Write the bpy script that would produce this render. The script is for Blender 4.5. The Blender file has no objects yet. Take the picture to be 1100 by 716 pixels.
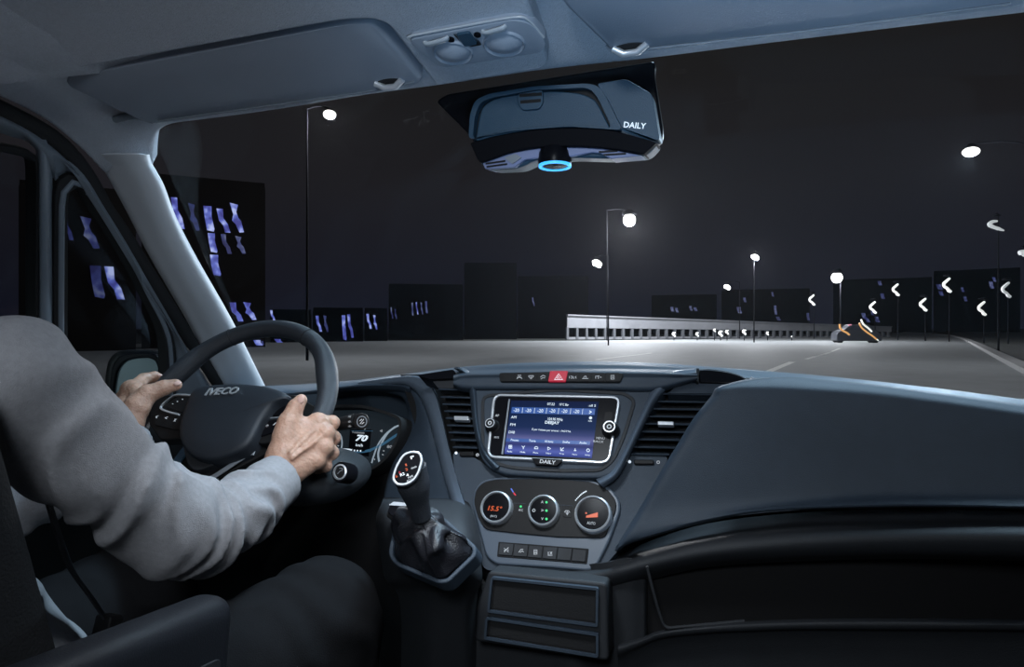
import bpy, bmesh, math, random
import numpy as np
from mathutils import Vector, Matrix
R = math.radians
random.seed(7)
S = bpy.context.scene
COL = S.collection

# ------------------------------------------------------------------ camera
# vehicle axes: X to the right, Y forwards, Z up; the camera stands between the seats, 2 m over the road
YAW = R(18.6); FPX = 700.0; CX = 550.0; CY = 352.0; H = 2.0
cam_d = bpy.data.cameras.new('camera')
cam = bpy.data.objects.new('camera', cam_d); COL.objects.link(cam)
cam.location = (0, 0, H); cam.rotation_euler = (R(90), 0, YAW)
cam_d.sensor_width = 36; cam_d.lens = 36 * FPX / 1100
cam_d.shift_y = -(358 - CY) / 1100.0
cam_d.clip_start = 0.02; cam_d.clip_end = 3000
S.camera = cam

# ------------------------------------------------------------------ view, world
S.view_settings.view_transform = 'Standard'; S.view_settings.look = 'None'
S.view_settings.gamma = 1; S.view_settings.use_curve_mapping = False
S.view_settings.exposure = 0.0
w = bpy.data.worlds.new('night_sky'); S.world = w; w.use_nodes = True
nt = w.node_tree; bg = nt.nodes['Background']
tc = nt.nodes.new('ShaderNodeTexCoord'); sx = nt.nodes.new('ShaderNodeSeparateXYZ'); rp = nt.nodes.new('ShaderNodeValToRGB')
nt.links.new(tc.outputs['Generated'], sx.inputs[0]); nt.links.new(sx.outputs['Z'], rp.inputs[0]); nt.links.new(rp.outputs[0], bg.inputs[0])
e = rp.color_ramp.elements
e[0].position = 0.0; e[0].color = (0.0072, 0.0080, 0.0155, 1)
e[1].position = 0.42; e[1].color = (0.0098, 0.0094, 0.0090, 1)
m_ = rp.color_ramp.elements.new(0.2); m_.color = (0.0118, 0.0112, 0.0138, 1)
bg.inputs[1].default_value = 1.0

def light(name, kind, loc, target, power, color, size=None, sy=None, spot=None, blend=.5, rad=None):
    d = bpy.data.lights.new(name, kind); d.energy = power; d.color = color
    if kind == 'AREA':
        d.size = size
        if sy: d.shape = 'RECTANGLE'; d.size_y = sy
    if kind == 'SPOT': d.spot_size = R(spot); d.spot_blend = blend
    if rad is not None: d.shadow_soft_size = rad
    o = bpy.data.objects.new(name, d); COL.objects.link(o); o.location = loc
    if target is not None: o.rotation_euler = (Vector(target) - Vector(loc)).to_track_quat('-Z', 'Y').to_euler()
    return o
# street light and map lamp, then added fills for roof, cab, pillar and mirror
LIGHTS = [
    light('street_light_through_windscreen', 'AREA', (0.75, 3.0, H + 4.3), (-0.35, 1.0, H - 0.1), 300, (0.56, 0.80, 1.0), 1.0),
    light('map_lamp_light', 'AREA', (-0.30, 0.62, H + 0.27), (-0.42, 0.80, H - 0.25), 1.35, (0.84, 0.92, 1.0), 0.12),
    light('roof_fill_light', 'SPOT', (0.20, -0.20, H - 0.30), (0.02, 0.68, H + 0.37), 24, (0.42, 0.68, 1.0), spot=54, blend=1.0, rad=.06),  # added fill aimed up at the roof lining, no lamp stands here
    light('cab_fill_light', 'AREA', (-0.05, -0.30, H + 0.36), (-0.40, 0.95, H - 0.20), 2.5, (0.80, 0.90, 1.0), 0.22),  # added fill from behind the seats for arm, armrest and dash faces
    light('pillar_fill_light', 'SPOT', (0.72, 0.95, H + 0.05), (-1.12, 1.15, H + 0.02), 14, (0.66, 0.83, 1.0), spot=44, blend=1.0, rad=.12),  # added spot to brighten the driver side pillar trim
    light('mirror_fill_light', 'SPOT', (-3.6, -6.0, H + 1.5), (-1.42, 1.1, H - 0.12), 700, (0.75, 0.95, 1.0), spot=5, blend=.6, rad=.3),  # added narrow spot that only brightens the door mirror glass
]
LIGHTS[1].data.spread = R(105); LIGHTS[3].data.spread = R(120)
for s_ in (-1, 1):
    light('headlight_beam', 'SPOT', (-0.3 + 0.75 * s_, 2.6, 0.8), (3 + s_, 40, 0.2), 42000, (0.9, 0.95, 1.0), spot=70, blend=.8, rad=.06)

# ------------------------------------------------------------------ pixel rays to points on real planes
cA, sA = math.cos(YAW), math.sin(YAW)
def ray(px, py):
    u = (px - CX) / FPX
    return Vector((u * cA - sA, cA + u * sA, -(py - CY) / FPX))
CAM = Vector((0, 0, H))
def T(px, py, t): return CAM + ray(px, py) * t
def PY(px, py, Y):
    r = ray(px, py); return CAM + r * (Y / r.y)
def PX(px, py, X):
    r = ray(px, py); return CAM + r * (X / r.x)
def PZ(px, py, Z):
    r = ray(px, py); return CAM + r * ((Z - H) / r.z)
def PP(px, py, p0, n):
    r = ray(px, py); return CAM + r * ((p0 - CAM).dot(n) / r.dot(n))
DOOR_P, DOOR_N = Vector((-1.2, 0, H - .1)), Vector((1, 0, -.35)).normalized()
def DP(px, py, off=0.0): return PP(px, py, DOOR_P + DOOR_N * off, DOOR_N)
ROOF_P, ROOF_N = Vector((-.3, .85, H + .335)), Vector((0, .25, 1)).normalized()
def RP(px, py, off=0.0): return PP(px, py, ROOF_P - ROOF_N * off, ROOF_N)   # off > 0: below the roof lining

# ------------------------------------------------------------------ materials
def mat(name, col, rough=.5, metal=0.0, bump=0.0, scale=300.0, var=0.0, vscale=8.0, emit=None, estr=0.0, coat=0.0, spec=.5, sss=0.0, kind='noise', alpha=None):
    m = bpy.data.materials.new(name); m.use_nodes = True
    n = m.node_tree.nodes; l = m.node_tree.links; b = n['Principled BSDF']
    b.inputs['Base Color'].default_value = (*col, 1); b.inputs['Roughness'].default_value = rough
    b.inputs['Metallic'].default_value = metal; b.inputs['Specular IOR Level'].default_value = spec
    if coat: b.inputs['Coat Weight'].default_value = coat; b.inputs['Coat Roughness'].default_value = .08
    if sss:
        b.inputs['Subsurface Weight'].default_value = sss; b.inputs['Subsurface Scale'].default_value = .01
        b.inputs['Subsurface Radius'].default_value = (1, .35, .2)
    tcn = n.new('ShaderNodeTexCoord')
    if bump:
        t = n.new('ShaderNodeTexNoise' if kind == 'noise' else 'ShaderNodeTexVoronoi')
        t.inputs['Scale'].default_value = scale
        if kind == 'noise': t.inputs['Detail'].default_value = 3
        l.new(tcn.outputs['Object'], t.inputs['Vector'])
        bp = n.new('ShaderNodeBump'); bp.inputs['Strength'].default_value = bump; bp.inputs['Distance'].default_value = .002
        l.new(t.outputs[0], bp.inputs['Height']); l.new(bp.outputs[0], b.inputs['Normal'])
    if var:
        t = n.new('ShaderNodeTexNoise'); t.inputs['Scale'].default_value = vscale; t.inputs['Detail'].default_value = 5
        l.new(tcn.outputs['Object'], t.inputs['Vector'])
        mx = n.new('ShaderNodeMix'); mx.data_type = 'RGBA'
        mx.inputs[6].default_value = (*[c * (1 - var) for c in col], 1); mx.inputs[7].default_value = (*[min(1, c * (1 + var)) for c in col], 1)
        l.new(t.outputs[0], mx.inputs[0]); l.new(mx.outputs[2], b.inputs['Base Color'])
    if emit is not None:
        b.inputs['Emission Color'].default_value = (*emit, 1); b.inputs['Emission Strength'].default_value = estr
    return m
M = dict(
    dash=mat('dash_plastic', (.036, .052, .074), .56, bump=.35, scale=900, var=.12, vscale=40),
    dash_dark=mat('dark_dash_plastic', (.022, .024, .028), .6, bump=.35, scale=900, var=.12, vscale=40),
    hubm=mat('airbag_plastic', (.020, .024, .031), .5, bump=.3, scale=900, var=.1),
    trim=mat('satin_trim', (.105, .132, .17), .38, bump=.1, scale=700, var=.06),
    black=mat('black_plastic', (.013, .0125, .013), .5, bump=.1, scale=600, var=.1, spec=.22),
    gloss=mat('gloss_black', (.006, .006, .008), .3, bump=.02, scale=50, var=.1, spec=.10),
    silver=mat('satin_silver', (.78, .80, .83), .36, metal=.6, bump=.03, scale=500, var=.05),
    silver_dim=mat('grey_silver', (.34, .37, .41), .40, metal=.5, bump=.03, scale=500, var=.05),
    leather=mat('wheel_leather', (.032, .036, .044), .42, bump=.5, scale=800, kind='vor', var=.08),
    boot=mat('boot_leather', (.016, .016, .020), .33, bump=.3, scale=500, kind='vor', var=.1),
    liner=mat('roof_lining', (.46, .50, .56), .95, bump=.8, scale=700, var=.16, vscale=260, spec=.2),
    visor=mat('visor_vinyl', (.30, .345, .41), .6, bump=.15, scale=600, var=.05),
    pillar=mat('pillar_plastic', (.58, .61, .65), .48, bump=.1, scale=600, var=.04),
    doorgrey=mat('door_grey', (.17, .20, .235), .5, bump=.15, scale=600, var=.06),
    rubber=mat('rubber_seal', (.009, .009, .010), .8, bump=.3, scale=400, var=.1),
    piano=mat('chin_plastic', (.005, .005, .007), .6, bump=.02, scale=50, spec=.08),
    dashtop=mat('dash_top_vinyl_sheen', (.085, .115, .15), .5, bump=.35, scale=900, var=.1),  # paler than the dash plastic: windscreen sheen put into the colour
    arc=mat('gauge_light', (.1, .12, .14), .4, bump=.01, scale=100, emit=(.55, .68, .8), estr=.42),
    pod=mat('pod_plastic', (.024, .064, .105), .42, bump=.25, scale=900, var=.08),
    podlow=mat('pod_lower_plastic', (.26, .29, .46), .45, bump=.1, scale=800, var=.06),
    skin=mat('skin', (.47, .275, .195), .5, bump=.6, scale=260, var=.34, vscale=55, sss=.12),
    nail=mat('finger_nail', (.78, .50, .42), .3, bump=.02, scale=80, var=.04),
    shirt=mat('shirt_cotton', (.285, .278, .288), .85, bump=.45, scale=800, var=.22, vscale=170, spec=.15),
    trousers=mat('trouser_cloth', (.0075, .0075, .0085), .9, bump=.4, scale=700, var=.2, vscale=60, spec=.12),
    hair=mat('hair', (.03, .02, .014), .6, bump=.6, scale=120, var=.3),
    seat=mat('seat_cloth', (.013, .013, .014), .9, bump=.5, scale=350, var=.2, spec=.15),
    armrest=mat('armrest_vinyl', (.016, .018, .023), .42, bump=.25, scale=700, var=.08),
    belt=mat('belt_webbing', (.03, .033, .04), .6, bump=.4, scale=600, var=.1),
    white=mat('white_print', (.6, .6, .6), .5, bump=.01, scale=200, var=.05, emit=(.8, .85, .95), estr=.16),
    whitelit=mat('lit_print', (.8, .8, .8), .5, bump=.01, scale=200, var=.02, emit=(.75, .88, 1), estr=.75),
    screentext=mat('screen_text', (.1, .1, .1), .5, bump=.01, scale=200, var=.02, emit=(.72, .86, 1), estr=1.0),
    screenblue=mat('screen_blue_band', (.01, .02, .06), .4, bump=.01, scale=200, var=.02, emit=(.018, .075, .30), estr=1.0),
    amber=mat('amber_display', (.1, .02, .01), .4, bump=.01, scale=200, var=.02, emit=(.9, .13, .02), estr=.7),
    green=mat('green_led', (.01, .1, .03), .4, bump=.01, scale=200, var=.02, emit=(.05, .8, .25), estr=1.0),
    red=mat('red_button', (.42, .008, .03), .4, bump=.02, scale=300, var=.05, emit=(.8, .01, .05), estr=.22),
    redled=mat('red_led', (.3, .01, .02), .4, bump=.02, scale=300, var=.05, emit=(.9, .04, .08), estr=.6),
    blueled=mat('blue_led', (.02, .05, .3), .4, bump=.02, scale=300, var=.05, emit=(.15, .25, .9), estr=.6),
    cyan=mat('cyan_ring', (.01, .1, .2), .4, bump=.02, scale=300, var=.05, emit=(.05, .42, 1.0), estr=1.5),
    lamp=mat('lamp_glow', (.8, .8, .8), .5, bump=.01, scale=20, var=.02, emit=(1, .96, .88), estr=6),
    hook=mat('distant_lamp_glow', (.8, .8, .8), .5, bump=.01, scale=20, var=.02, emit=(.93, .94, .88), estr=.8),
    hookdim=mat('dim_distant_lamp_glow', (.8, .8, .8), .5, bump=.01, scale=20, var=.02, emit=(.80, .86, .86), estr=.33),
    maplamp=mat('map_lamp_lens', (.5, .53, .56), .3, bump=.05, scale=60, var=.1),
    pole=mat('pole_steel', (.005, .005, .007), .8, spec=.08, bump=.1, scale=20, var=.1),
    bldg=mat('dark_facade', (.0022, .0022, .0028), .95, spec=.05, bump=.3, scale=.5, var=.3, vscale=.3),
    facade=mat('plaster_facade', (.022, .020, .020), .95, bump=.3, scale=.5, var=.2, vscale=.3, spec=.05),
    concrete=mat('barrier_concrete', (.17, .175, .19), .85, bump=.4, scale=4, var=.25, vscale=.6),
    postm=mat('barrier_post', (.08, .085, .095), .7, bump=.3, scale=5, var=.2, vscale=1),
    verge=mat('verge_grass', (.018, .022, .020), .95, bump=.8, scale=6, var=.5, vscale=1),
    kerb=mat('kerb_stone', (.22, .22, .22), .85, bump=.5, scale=6, var=.25, vscale=2),
    paint=mat('road_paint', (.62, .62, .6), .7, bump=.3, scale=8, var=.15, vscale=3),
    mirrorglass=mat('mirror_glass', (.30, .38, .39), .25, metal=.1, bump=.01, scale=5, var=.05),
    carbody=mat('car_body', (.07, .075, .09), .35, metal=.4, bump=.02, scale=5, var=.05, coat=.5),
    glassdark=mat('dark_car_glass', (.05, .06, .08), .1, bump=.01, scale=5, var=.05),
    orange=mat('orange_lamp', (.5, .2, .05), .4, bump=.01, scale=5, var=.05, emit=(.75, .42, .16), estr=.75),
    pink=mat('pink_lamp', (.5, .2, .2), .4, bump=.01, scale=5, var=.05, emit=(.6, .12, .25), estr=.7),
)
def blue_window_mat(name, strength):
    m = mat(name, (.02, .02, .05), .4, bump=.01, scale=3, emit=(.12, .14, .62), estr=strength)
    n = m.node_tree.nodes; l = m.node_tree.links; b = n['Principled BSDF']
    t = n.new('ShaderNodeTexNoise'); t.inputs['Scale'].default_value = .9; t.inputs['Detail'].default_value = 2
    tcn = n.new('ShaderNodeTexCoord'); l.new(tcn.outputs['Object'], t.inputs['Vector'])
    r = n.new('ShaderNodeValToRGB'); r.color_ramp.elements[0].position = .38; r.color_ramp.elements[0].color = (.05, .05, .28, 1)
    r.color_ramp.elements[1].position = .68; r.color_ramp.elements[1].color = (.55, .62, 1.0, 1)
    q = r.color_ramp.elements.new(.52); q.color = (.13, .17, .62, 1)
    l.new(t.outputs[0], r.inputs[0]); l.new(r.outputs[0], b.inputs['Emission Color'])
    return m
M['bluewin'] = blue_window_mat('blue_lit_window', .85)
M['bluedim'] = blue_window_mat('dim_blue_lit_window', .22)
def glass_mat(name, tint, gloss, dirt=0.0):
    m = bpy.data.materials.new(name); m.use_nodes = True; n = m.node_tree.nodes; l = m.node_tree.links
    n.clear(); o = n.new('ShaderNodeOutputMaterial'); t = n.new('ShaderNodeBsdfTransparent'); g = n.new('ShaderNodeBsdfGlossy')
    t.inputs[0].default_value = (*tint, 1); g.inputs['Roughness'].default_value = .03
    f = n.new('ShaderNodeFresnel'); f.inputs[0].default_value = 1.45
    mu = n.new('ShaderNodeMath'); mu.operation = 'MULTIPLY'; mu.inputs[1].default_value = gloss; l.new(f.outputs[0], mu.inputs[0])
    nz = n.new('ShaderNodeTexNoise'); nz.inputs['Scale'].default_value = 3; c = n.new('ShaderNodeTexCoord'); l.new(c.outputs['Object'], nz.inputs[0])
    ad = n.new('ShaderNodeMath'); ad.operation = 'MULTIPLY_ADD'; ad.inputs[1].default_value = dirt; l.new(nz.outputs[0], ad.inputs[0]); l.new(mu.outputs[0], ad.inputs[2])
    mx = n.new('ShaderNodeMixShader'); l.new(ad.outputs[0], mx.inputs[0]); l.new(t.outputs[0], mx.inputs[1]); l.new(g.outputs[0], mx.inputs[2]); l.new(mx.outputs[0], o.inputs[0])
    return m
M['glass'] = glass_mat('windscreen_glass', (.97, .98, .985), .02)
M['sideglass'] = glass_mat('side_glass', (.80, .82, .84), .12)
M['screen'] = mat('screen_display', (.004, .005, .008), .35, spec=.03, bump=.01, scale=10, emit=(0, 0, 0), estr=1.0)
def _screen():
    m = M['screen']; n = m.node_tree.nodes; l = m.node_tree.links; b = n['Principled BSDF']
    c = n.new('ShaderNodeTexCoord'); s = n.new('ShaderNodeSeparateXYZ'); r = n.new('ShaderNodeValToRGB')
    l.new(c.outputs['UV'], s.inputs[0]); l.new(s.outputs['Y'], r.inputs[0])
    els = r.color_ramp.elements; els[0].position = 0; els[0].color = (.030, .05, .24, 1); els[1].position = 1; els[1].color = (.006, .012, .05, 1)
    for p, q in ((.08, (.09, .12, .42)), (.18, (.03, .04, .16)), (.30, (.11, .12, .30)), (.38, (.04, .055, .17)), (.50, (.010, .024, .085)), (.8, (.005, .016, .06))):
        x = els.new(p); x.color = (*q, 1)
    l.new(r.outputs[0], b.inputs['Emission Color'])
_screen()
M['clusterlit'] = mat('cluster_glow', (.01, .015, .02), .3, bump=.01, scale=10, emit=(.05, .16, .28), estr=.55)
M['clusterface'] = mat('cluster_face', (.012, .014, .016), .22, bump=.01, scale=10, var=.1, emit=(.008, .012, .016), estr=1.0)
def road_mat():
    m = mat('asphalt', (.19, .20, .205), .72, bump=.5, scale=9, var=.25, vscale=.7, spec=.35)
    return m
M['road'] = road_mat()

# ------------------------------------------------------------------ builders
def tag(o, label=None, cat=None, group=None, kind=None):
    if label: o['label'] = label
    if cat: o['category'] = cat
    if group: o['group'] = group
    if kind: o['kind'] = kind
    return o
def empty(name, loc, label=None, cat=None, group=None):
    o = bpy.data.objects.new(name, None); o.empty_display_size = .02; COL.objects.link(o); o.location = loc
    return tag(o, label, cat, group)
def wloc(o):
    v = Vector(o.location)
    while o.parent: o = o.parent; v += Vector(o.location)
    return v
def mk(name, verts, faces, m, parent=None, smooth=True, bevel=0, subsurf=0, solid=0, uvs=None, solid_off=-1, autosmooth=40):
    base = wloc(parent) if parent else Vector((0, 0, 0))
    V = np.array([tuple(v) for v in verts], dtype=np.float64)
    if parent: org = base; 
    else: org = Vector(V.mean(0)) if len(V) else Vector()
    V = V - np.array(org)
    me = bpy.data.meshes.new(name); me.from_pydata(V.tolist(), [], [tuple(int(i) for i in f) for f in faces]); me.validate(); me.update()
    if isinstance(m, (list, tuple)):
        for q in m: me.materials.append(q)
    else: me.materials.append(m)
    o = bpy.data.objects.new(name, me); COL.objects.link(o)
    if parent: o.parent = parent
    else: o.location = org
    bm = bmesh.new(); bm.from_mesh(me)
    bmesh.ops.recalc_face_normals(bm, faces=bm.faces); bm.to_mesh(me); bm.free()
    if smooth:
        for p in me.polygons: p.use_smooth = True
        try: me.set_sharp_from_angle(angle=R(autosmooth))
        except Exception: pass
    if uvs is not None:
        L = me.uv_layers.new(name='UVMap')
        for lp in me.loops: L.data[lp.index].uv = uvs[lp.vertex_index]
    if solid:
        x = o.modifiers.new('thickness', 'SOLIDIFY'); x.thickness = solid; x.offset = solid_off
    if bevel:
        x = o.modifiers.new('bevel', 'BEVEL'); x.width = bevel; x.segments = 3; x.limit_method = 'ANGLE'; x.angle_limit = R(35); x.harden_normals = False
    if subsurf:
        x = o.modifiers.new('sub', 'SUBSURF'); x.levels = subsurf; x.render_levels = subsurf
    return o
def crom(p, n, closed=False):
    """Catmull-Rom resample of a polyline of Vectors/tuples to n points per span"""
    P = [np.array(tuple(q), float) for q in p]; N = len(P); out = []
    spans = N if closed else N - 1
    for i in range(spans):
        if closed: a, b, c, d = P[(i - 1) % N], P[i], P[(i + 1) % N], P[(i + 2) % N]
        else: a, b, c, d = (P[i - 1] if i else 2 * P[0] - P[1]), P[i], P[i + 1], (P[i + 2] if i + 2 < N else 2 * P[-1] - P[-2])
        for k in range(n):
            s = k / n
            out.append(.5 * ((2 * b) + (c - a) * s + (2 * a - 5 * b + 4 * c - d) * s * s + (3 * b - a - 3 * c + d) * s ** 3))
    if not closed: out.append(P[-1])
    return out
def grid(name, rows, m, parent=None, nu=6, nv=4, solid=.006, toward=None, **k):
    """smooth surface through rows of control points; faces the point TOWARD, thickness away from it"""
    rr = [crom(r, nu) for r in rows]
    cols = list(zip(*rr)); cc = [crom(c, nv) for c in cols]       # cols -> dense
    nr, nc = len(cc[0]), len(cc)
    V = [cc[j][i] for i in range(nr) for j in range(nc)]
    Fc = []
    for i in range(nr - 1):
        for j in range(nc - 1):
            Fc.append((i * nc + j, i * nc + j + 1, (i + 1) * nc + j + 1, (i + 1) * nc + j))
    if solid:
        # closed shell by hand: back layer pushed away along averaged normals
        VA = np.array(V).reshape(nr, nc, 3)
        du = np.gradient(VA, axis=1); dv = np.gradient(VA, axis=0); N = np.cross(du, dv)
        L = np.linalg.norm(N, axis=2, keepdims=True); L[L == 0] = 1; N = N / L
        tw = np.array(tuple(toward if toward is not None else CAM))
        sgn = np.sign(((tw - VA) * N).sum(2).mean()) or 1
        B = VA - N * sgn * solid
        n0 = nr * nc; V = list(VA.reshape(-1, 3)) + list(B.reshape(-1, 3))
        F2 = [(a + n0, d + n0, c + n0, b + n0) for (a, b, c, d) in Fc]
        E = []
        per = [j for j in range(nc)] + [i * nc + nc - 1 for i in range(1, nr)] + [(nr - 1) * nc + j for j in range(nc - 2, -1, -1)] + [i * nc for i in range(nr - 2, 0, -1)]
        for q in range(len(per)):
            a, b = per[q], per[(q + 1) % len(per)]; E.append((a, a + n0, b + n0, b))
        Fc = Fc + F2 + E
    return mk(name, V, Fc, m, parent, **k)
class Frame:
    def __init__(s, O, U, N):
        s.O = Vector(O); s.U = Vector(U).normalized(); s.N = Vector(N).normalized(); s.V = s.N.cross(s.U).normalized()
    def P(s, u, v, n=0.0): return s.O + s.U * u + s.V * v + s.N * n
    def px(s, pts, n=0.0):
        out = []
        for (x, y) in pts:
            q = PP(x, y, s.O + s.N * n, s.N) - s.O; out.append((q.dot(s.U), q.dot(s.V)))
        return out
    def p1(s, x, y, n=0.0): return s.px([(x, y)], n)[0]
def circ(u, v, r, n=32, r2=None, a0=0, a1=360, rot=0):
    r2 = r2 or r; full = abs(a1 - a0) >= 360; m = n if full else n + 1; out = []
    for i in range(m):
        a = R(a0 + (a1 - a0) * i / n); x, y = r * math.cos(a), r2 * math.sin(a)
        out.append((u + x * math.cos(rot) - y * math.sin(rot), v + x * math.sin(rot) + y * math.cos(rot)))
    return out
def rrect(u0, v0, u1, v1, r, n=6):
    if u1 < u0: u0, u1 = u1, u0
    if v1 < v0: v0, v1 = v1, v0
    out = []
    for (cx, cy, a) in ((u1 - r, v1 - r, 0), (u0 + r, v1 - r, 90), (u0 + r, v0 + r, 180), (u1 - r, v0 + r, 270)):
        for i in range(n + 1):
            b = R(a + 90 * i / n); out.append((cx + r * math.cos(b), cy + r * math.sin(b)))
    return out
def rpoly(pts, r, n=5):
    """polygon with rounded corners"""
    out = []; N = len(pts)
    for i in range(N):
        p = np.array(pts[i], float); a = np.array(pts[i - 1], float) - p; b = np.array(pts[(i + 1) % N], float) - p
        la, lb = np.linalg.norm(a), np.linalg.norm(b); q = min(r, la * .45, lb * .45)
        A = p + a / la * q; B = p + b / lb * q
        for k in range(n + 1):
            s = k / n; out.append(tuple((1 - s) ** 2 * A + 2 * s * (1 - s) * p + s * s * B))
    return out
def plate(name, fr, uv, n0, n1, m, parent=None, bevel=0.0, inset=None, **k):
    """prism between heights n0 and n1 on a frame; inset=(scale, extra height) adds a domed cap"""
    N = len(uv); V = [fr.P(u, v, n0) for u, v in uv] + [fr.P(u, v, n1) for u, v in uv]
    Fc = [tuple(range(N))[::-1], tuple(range(N, 2 * N))] + [(i, (i + 1) % N, N + (i + 1) % N, N + i) for i in range(N)]
    if inset:
        cu = sum(p[0] for p in uv) / N; cv = sum(p[1] for p in uv) / N; Fc.pop(1)
        prev = N
        for (s, h) in inset:
            b = len(V); V += [fr.P(cu + (u - cu) * s, cv + (v - cv) * s, n1 + h) for u, v in uv]
            Fc += [(prev + i, prev + (i + 1) % N, b + (i + 1) % N, b + i) for i in range(N)]; prev = b
        Fc.append(tuple(range(prev, prev + N)))
    return mk(name, V, Fc, m, parent, bevel=bevel, **k)
def rim(name, fr, outer, inner, n0, n1, m, parent=None, bevel=0.0, **k):
    N = len(outer); assert N == len(inner)
    V = [fr.P(u, v, n) for n in (n0, n1) for u, v in outer] + [fr.P(u, v, n) for n in (n0, n1) for u, v in inner]
    Fc = []
    for i in range(N):
        j = (i + 1) % N
        Fc += [(i, j, N + j, N + i), (2 * N + i, 3 * N + i, 3 * N + j, 2 * N + j), (N + i, N + j, 3 * N + j, 3 * N + i), (i, 2 * N + i, 2 * N + j, j)]
    return mk(name, V, Fc, m, parent, bevel=bevel, **k)
def offset_poly(uv, d):
    cu = sum(p[0] for p in uv) / len(uv); cv = sum(p[1] for p in uv) / len(uv); out = []; N = len(uv)
    A = sum(uv[i][0] * uv[(i + 1) % N][1] - uv[(i + 1) % N][0] * uv[i][1] for i in range(N))
    for i in range(N):
        p = np.array(uv[i]); a = np.array(uv[i - 1]); b = np.array(uv[(i + 1) % N]); t = b - a; L = np.linalg.norm(t) or 1
        nn = np.array((t[1], -t[0])) / L * (1 if A > 0 else -1); out.append(tuple(p + nn * d))
    return out
def tube(name, pts, r, m, parent=None, n=12, closed=False, cap=True, flat=None, upv=None, raw=False, **k):
    """tube through pts; r a number or list; flat = (a, b) scales of the section"""
    P = [np.array(tuple(p), float) for p in pts]; K = len(P); rs = r if isinstance(r, (list, tuple, np.ndarray)) else [r] * K
    V = []; Fc = []; up = None
    for i in range(K):
        t = (P[(i + 1) % K] - P[i - 1]) if closed else (P[min(i + 1, K - 1)] - P[max(i - 1, 0)])
        t = t / (np.linalg.norm(t) or 1)
        if up is None:
            up = np.array(tuple(upv), float) if upv is not None else (np.array((0, 0, 1.)) if abs(t[2]) < .9 else np.array((1., 0, 0)))
        if upv is not None and not closed: up0 = np.array(tuple(upv), float)
        else: up0 = up
        a = np.cross(t, up0); a /= (np.linalg.norm(a) or 1); b = np.cross(a, t); up = b
        fa, fb = flat or (1, 1)
        for j in range(n):
            q = 2 * math.pi * j / n; V.append(P[i] + a * math.cos(q) * rs[i] * fa + b * math.sin(q) * rs[i] * fb)
    for i in range(K if closed else K - 1):
        i2 = (i + 1) % K
        for j in range(n): Fc.append((i * n + j, i * n + (j + 1) % n, i2 * n + (j + 1) % n, i2 * n + j))
    if cap and not closed: Fc += [tuple(range(n))[::-1], tuple((K - 1) * n + j for j in range(n))]
    if raw: return V, Fc
    return mk(name, V, Fc, m, parent, **k)
def lathe(name, fr, prof, m, parent=None, n=36, u=0, v=0, squash=1, **k):
    """profile [(r, height)] turned about the frame normal at u, v"""
    V = []; Fc = []
    for (r, h) in prof:
        for j in range(n):
            a = 2 * math.pi * j / n; V.append(fr.P(u + r * math.cos(a), v + r * squash * math.sin(a), h))
    for i in range(len(prof) - 1):
        for j in range(n): Fc.append((i * n + j, i * n + (j + 1) % n, (i + 1) * n + (j + 1) % n, (i + 1) * n + j))
    Fc += [tuple(range(n))[::-1], tuple((len(prof) - 1) * n + j for j in range(n))]
    return mk(name, V, Fc, m, parent, **k)
def merge_parts(parts):
    V = []; Fc = []
    for v, f in parts:
        b = len(V); V += list(v); Fc += [tuple(i + b for i in q) for q in f]
    return V, Fc
def box_raw(fr, u0, u1, v0, v1, n0, n1):
    V = [fr.P(u, v, n) for n in (n0, n1) for (u, v) in ((u0, v0), (u1, v0), (u1, v1), (u0, v1))]
    return V, [(3, 2, 1, 0), (4, 5, 6, 7), (0, 1, 5, 4), (1, 2, 6, 5), (2, 3, 7, 6), (3, 0, 4, 7)]
_tc = {}
def text_raw(s, bold=0.0, shear=0.0):
    key = (s, bold, shear)
    if key in _tc: return _tc[key]
    c = bpy.data.curves.new('t', 'FONT'); c.body = s; c.size = 1; c.extrude = .03; c.offset = bold; c.shear = shear; c.resolution_u = 2
    o = bpy.data.objects.new('t', c); COL.objects.link(o); bpy.context.view_layer.update()
    dg = bpy.context.evaluated_depsgraph_get(); me = bpy.data.meshes.new_from_object(o.evaluated_get(dg))
    V = np.array([tuple(v.co) for v in me.vertices]); Fc = [tuple(p.vertices) for p in me.polygons]
    bpy.data.objects.remove(o); bpy.data.curves.remove(c); bpy.data.meshes.remove(me)
    _tc[key] = (V, Fc); return _tc[key]
def text(s, fr, cu, cv, width, height, n, m, parent, name='lettering', bold=0.0, rot=0.0, shear=0.0, depth=.0004):
    V, Fc = text_raw(s, bold, shear)
    lo, hi = V.min(0), V.max(0); W = V - (lo + hi) / 2; W = W / np.maximum(hi - lo, 1e-6)
    x = W[:, 0] * width; y = W[:, 1] * height; z = W[:, 2] * depth
    c_, s_ = math.cos(rot), math.sin(rot)
    return mk(name, [fr.P(cu + a * c_ - b * s_, cv + a * s_ + b * c_, n + d) for a, b, d in zip(x, y, z)], Fc, m, parent, smooth=False)
def ptext(s, fr, px, py, wpx, hpx, n, m, parent, **k):
    """text centred on a pixel of the photograph, measured there, laid on the frame"""
    c = fr.p1(px, py, n); a = fr.p1(px - wpx / 2, py, n); b = fr.p1(px + wpx / 2, py, n); d = fr.p1(px, py - hpx / 2, n); e_ = fr.p1(px, py + hpx / 2, n)
    return text(s, fr, c[0], c[1], abs(b[0] - a[0]), abs(d[1] - e_[1]), n, m, parent, **k)
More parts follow.
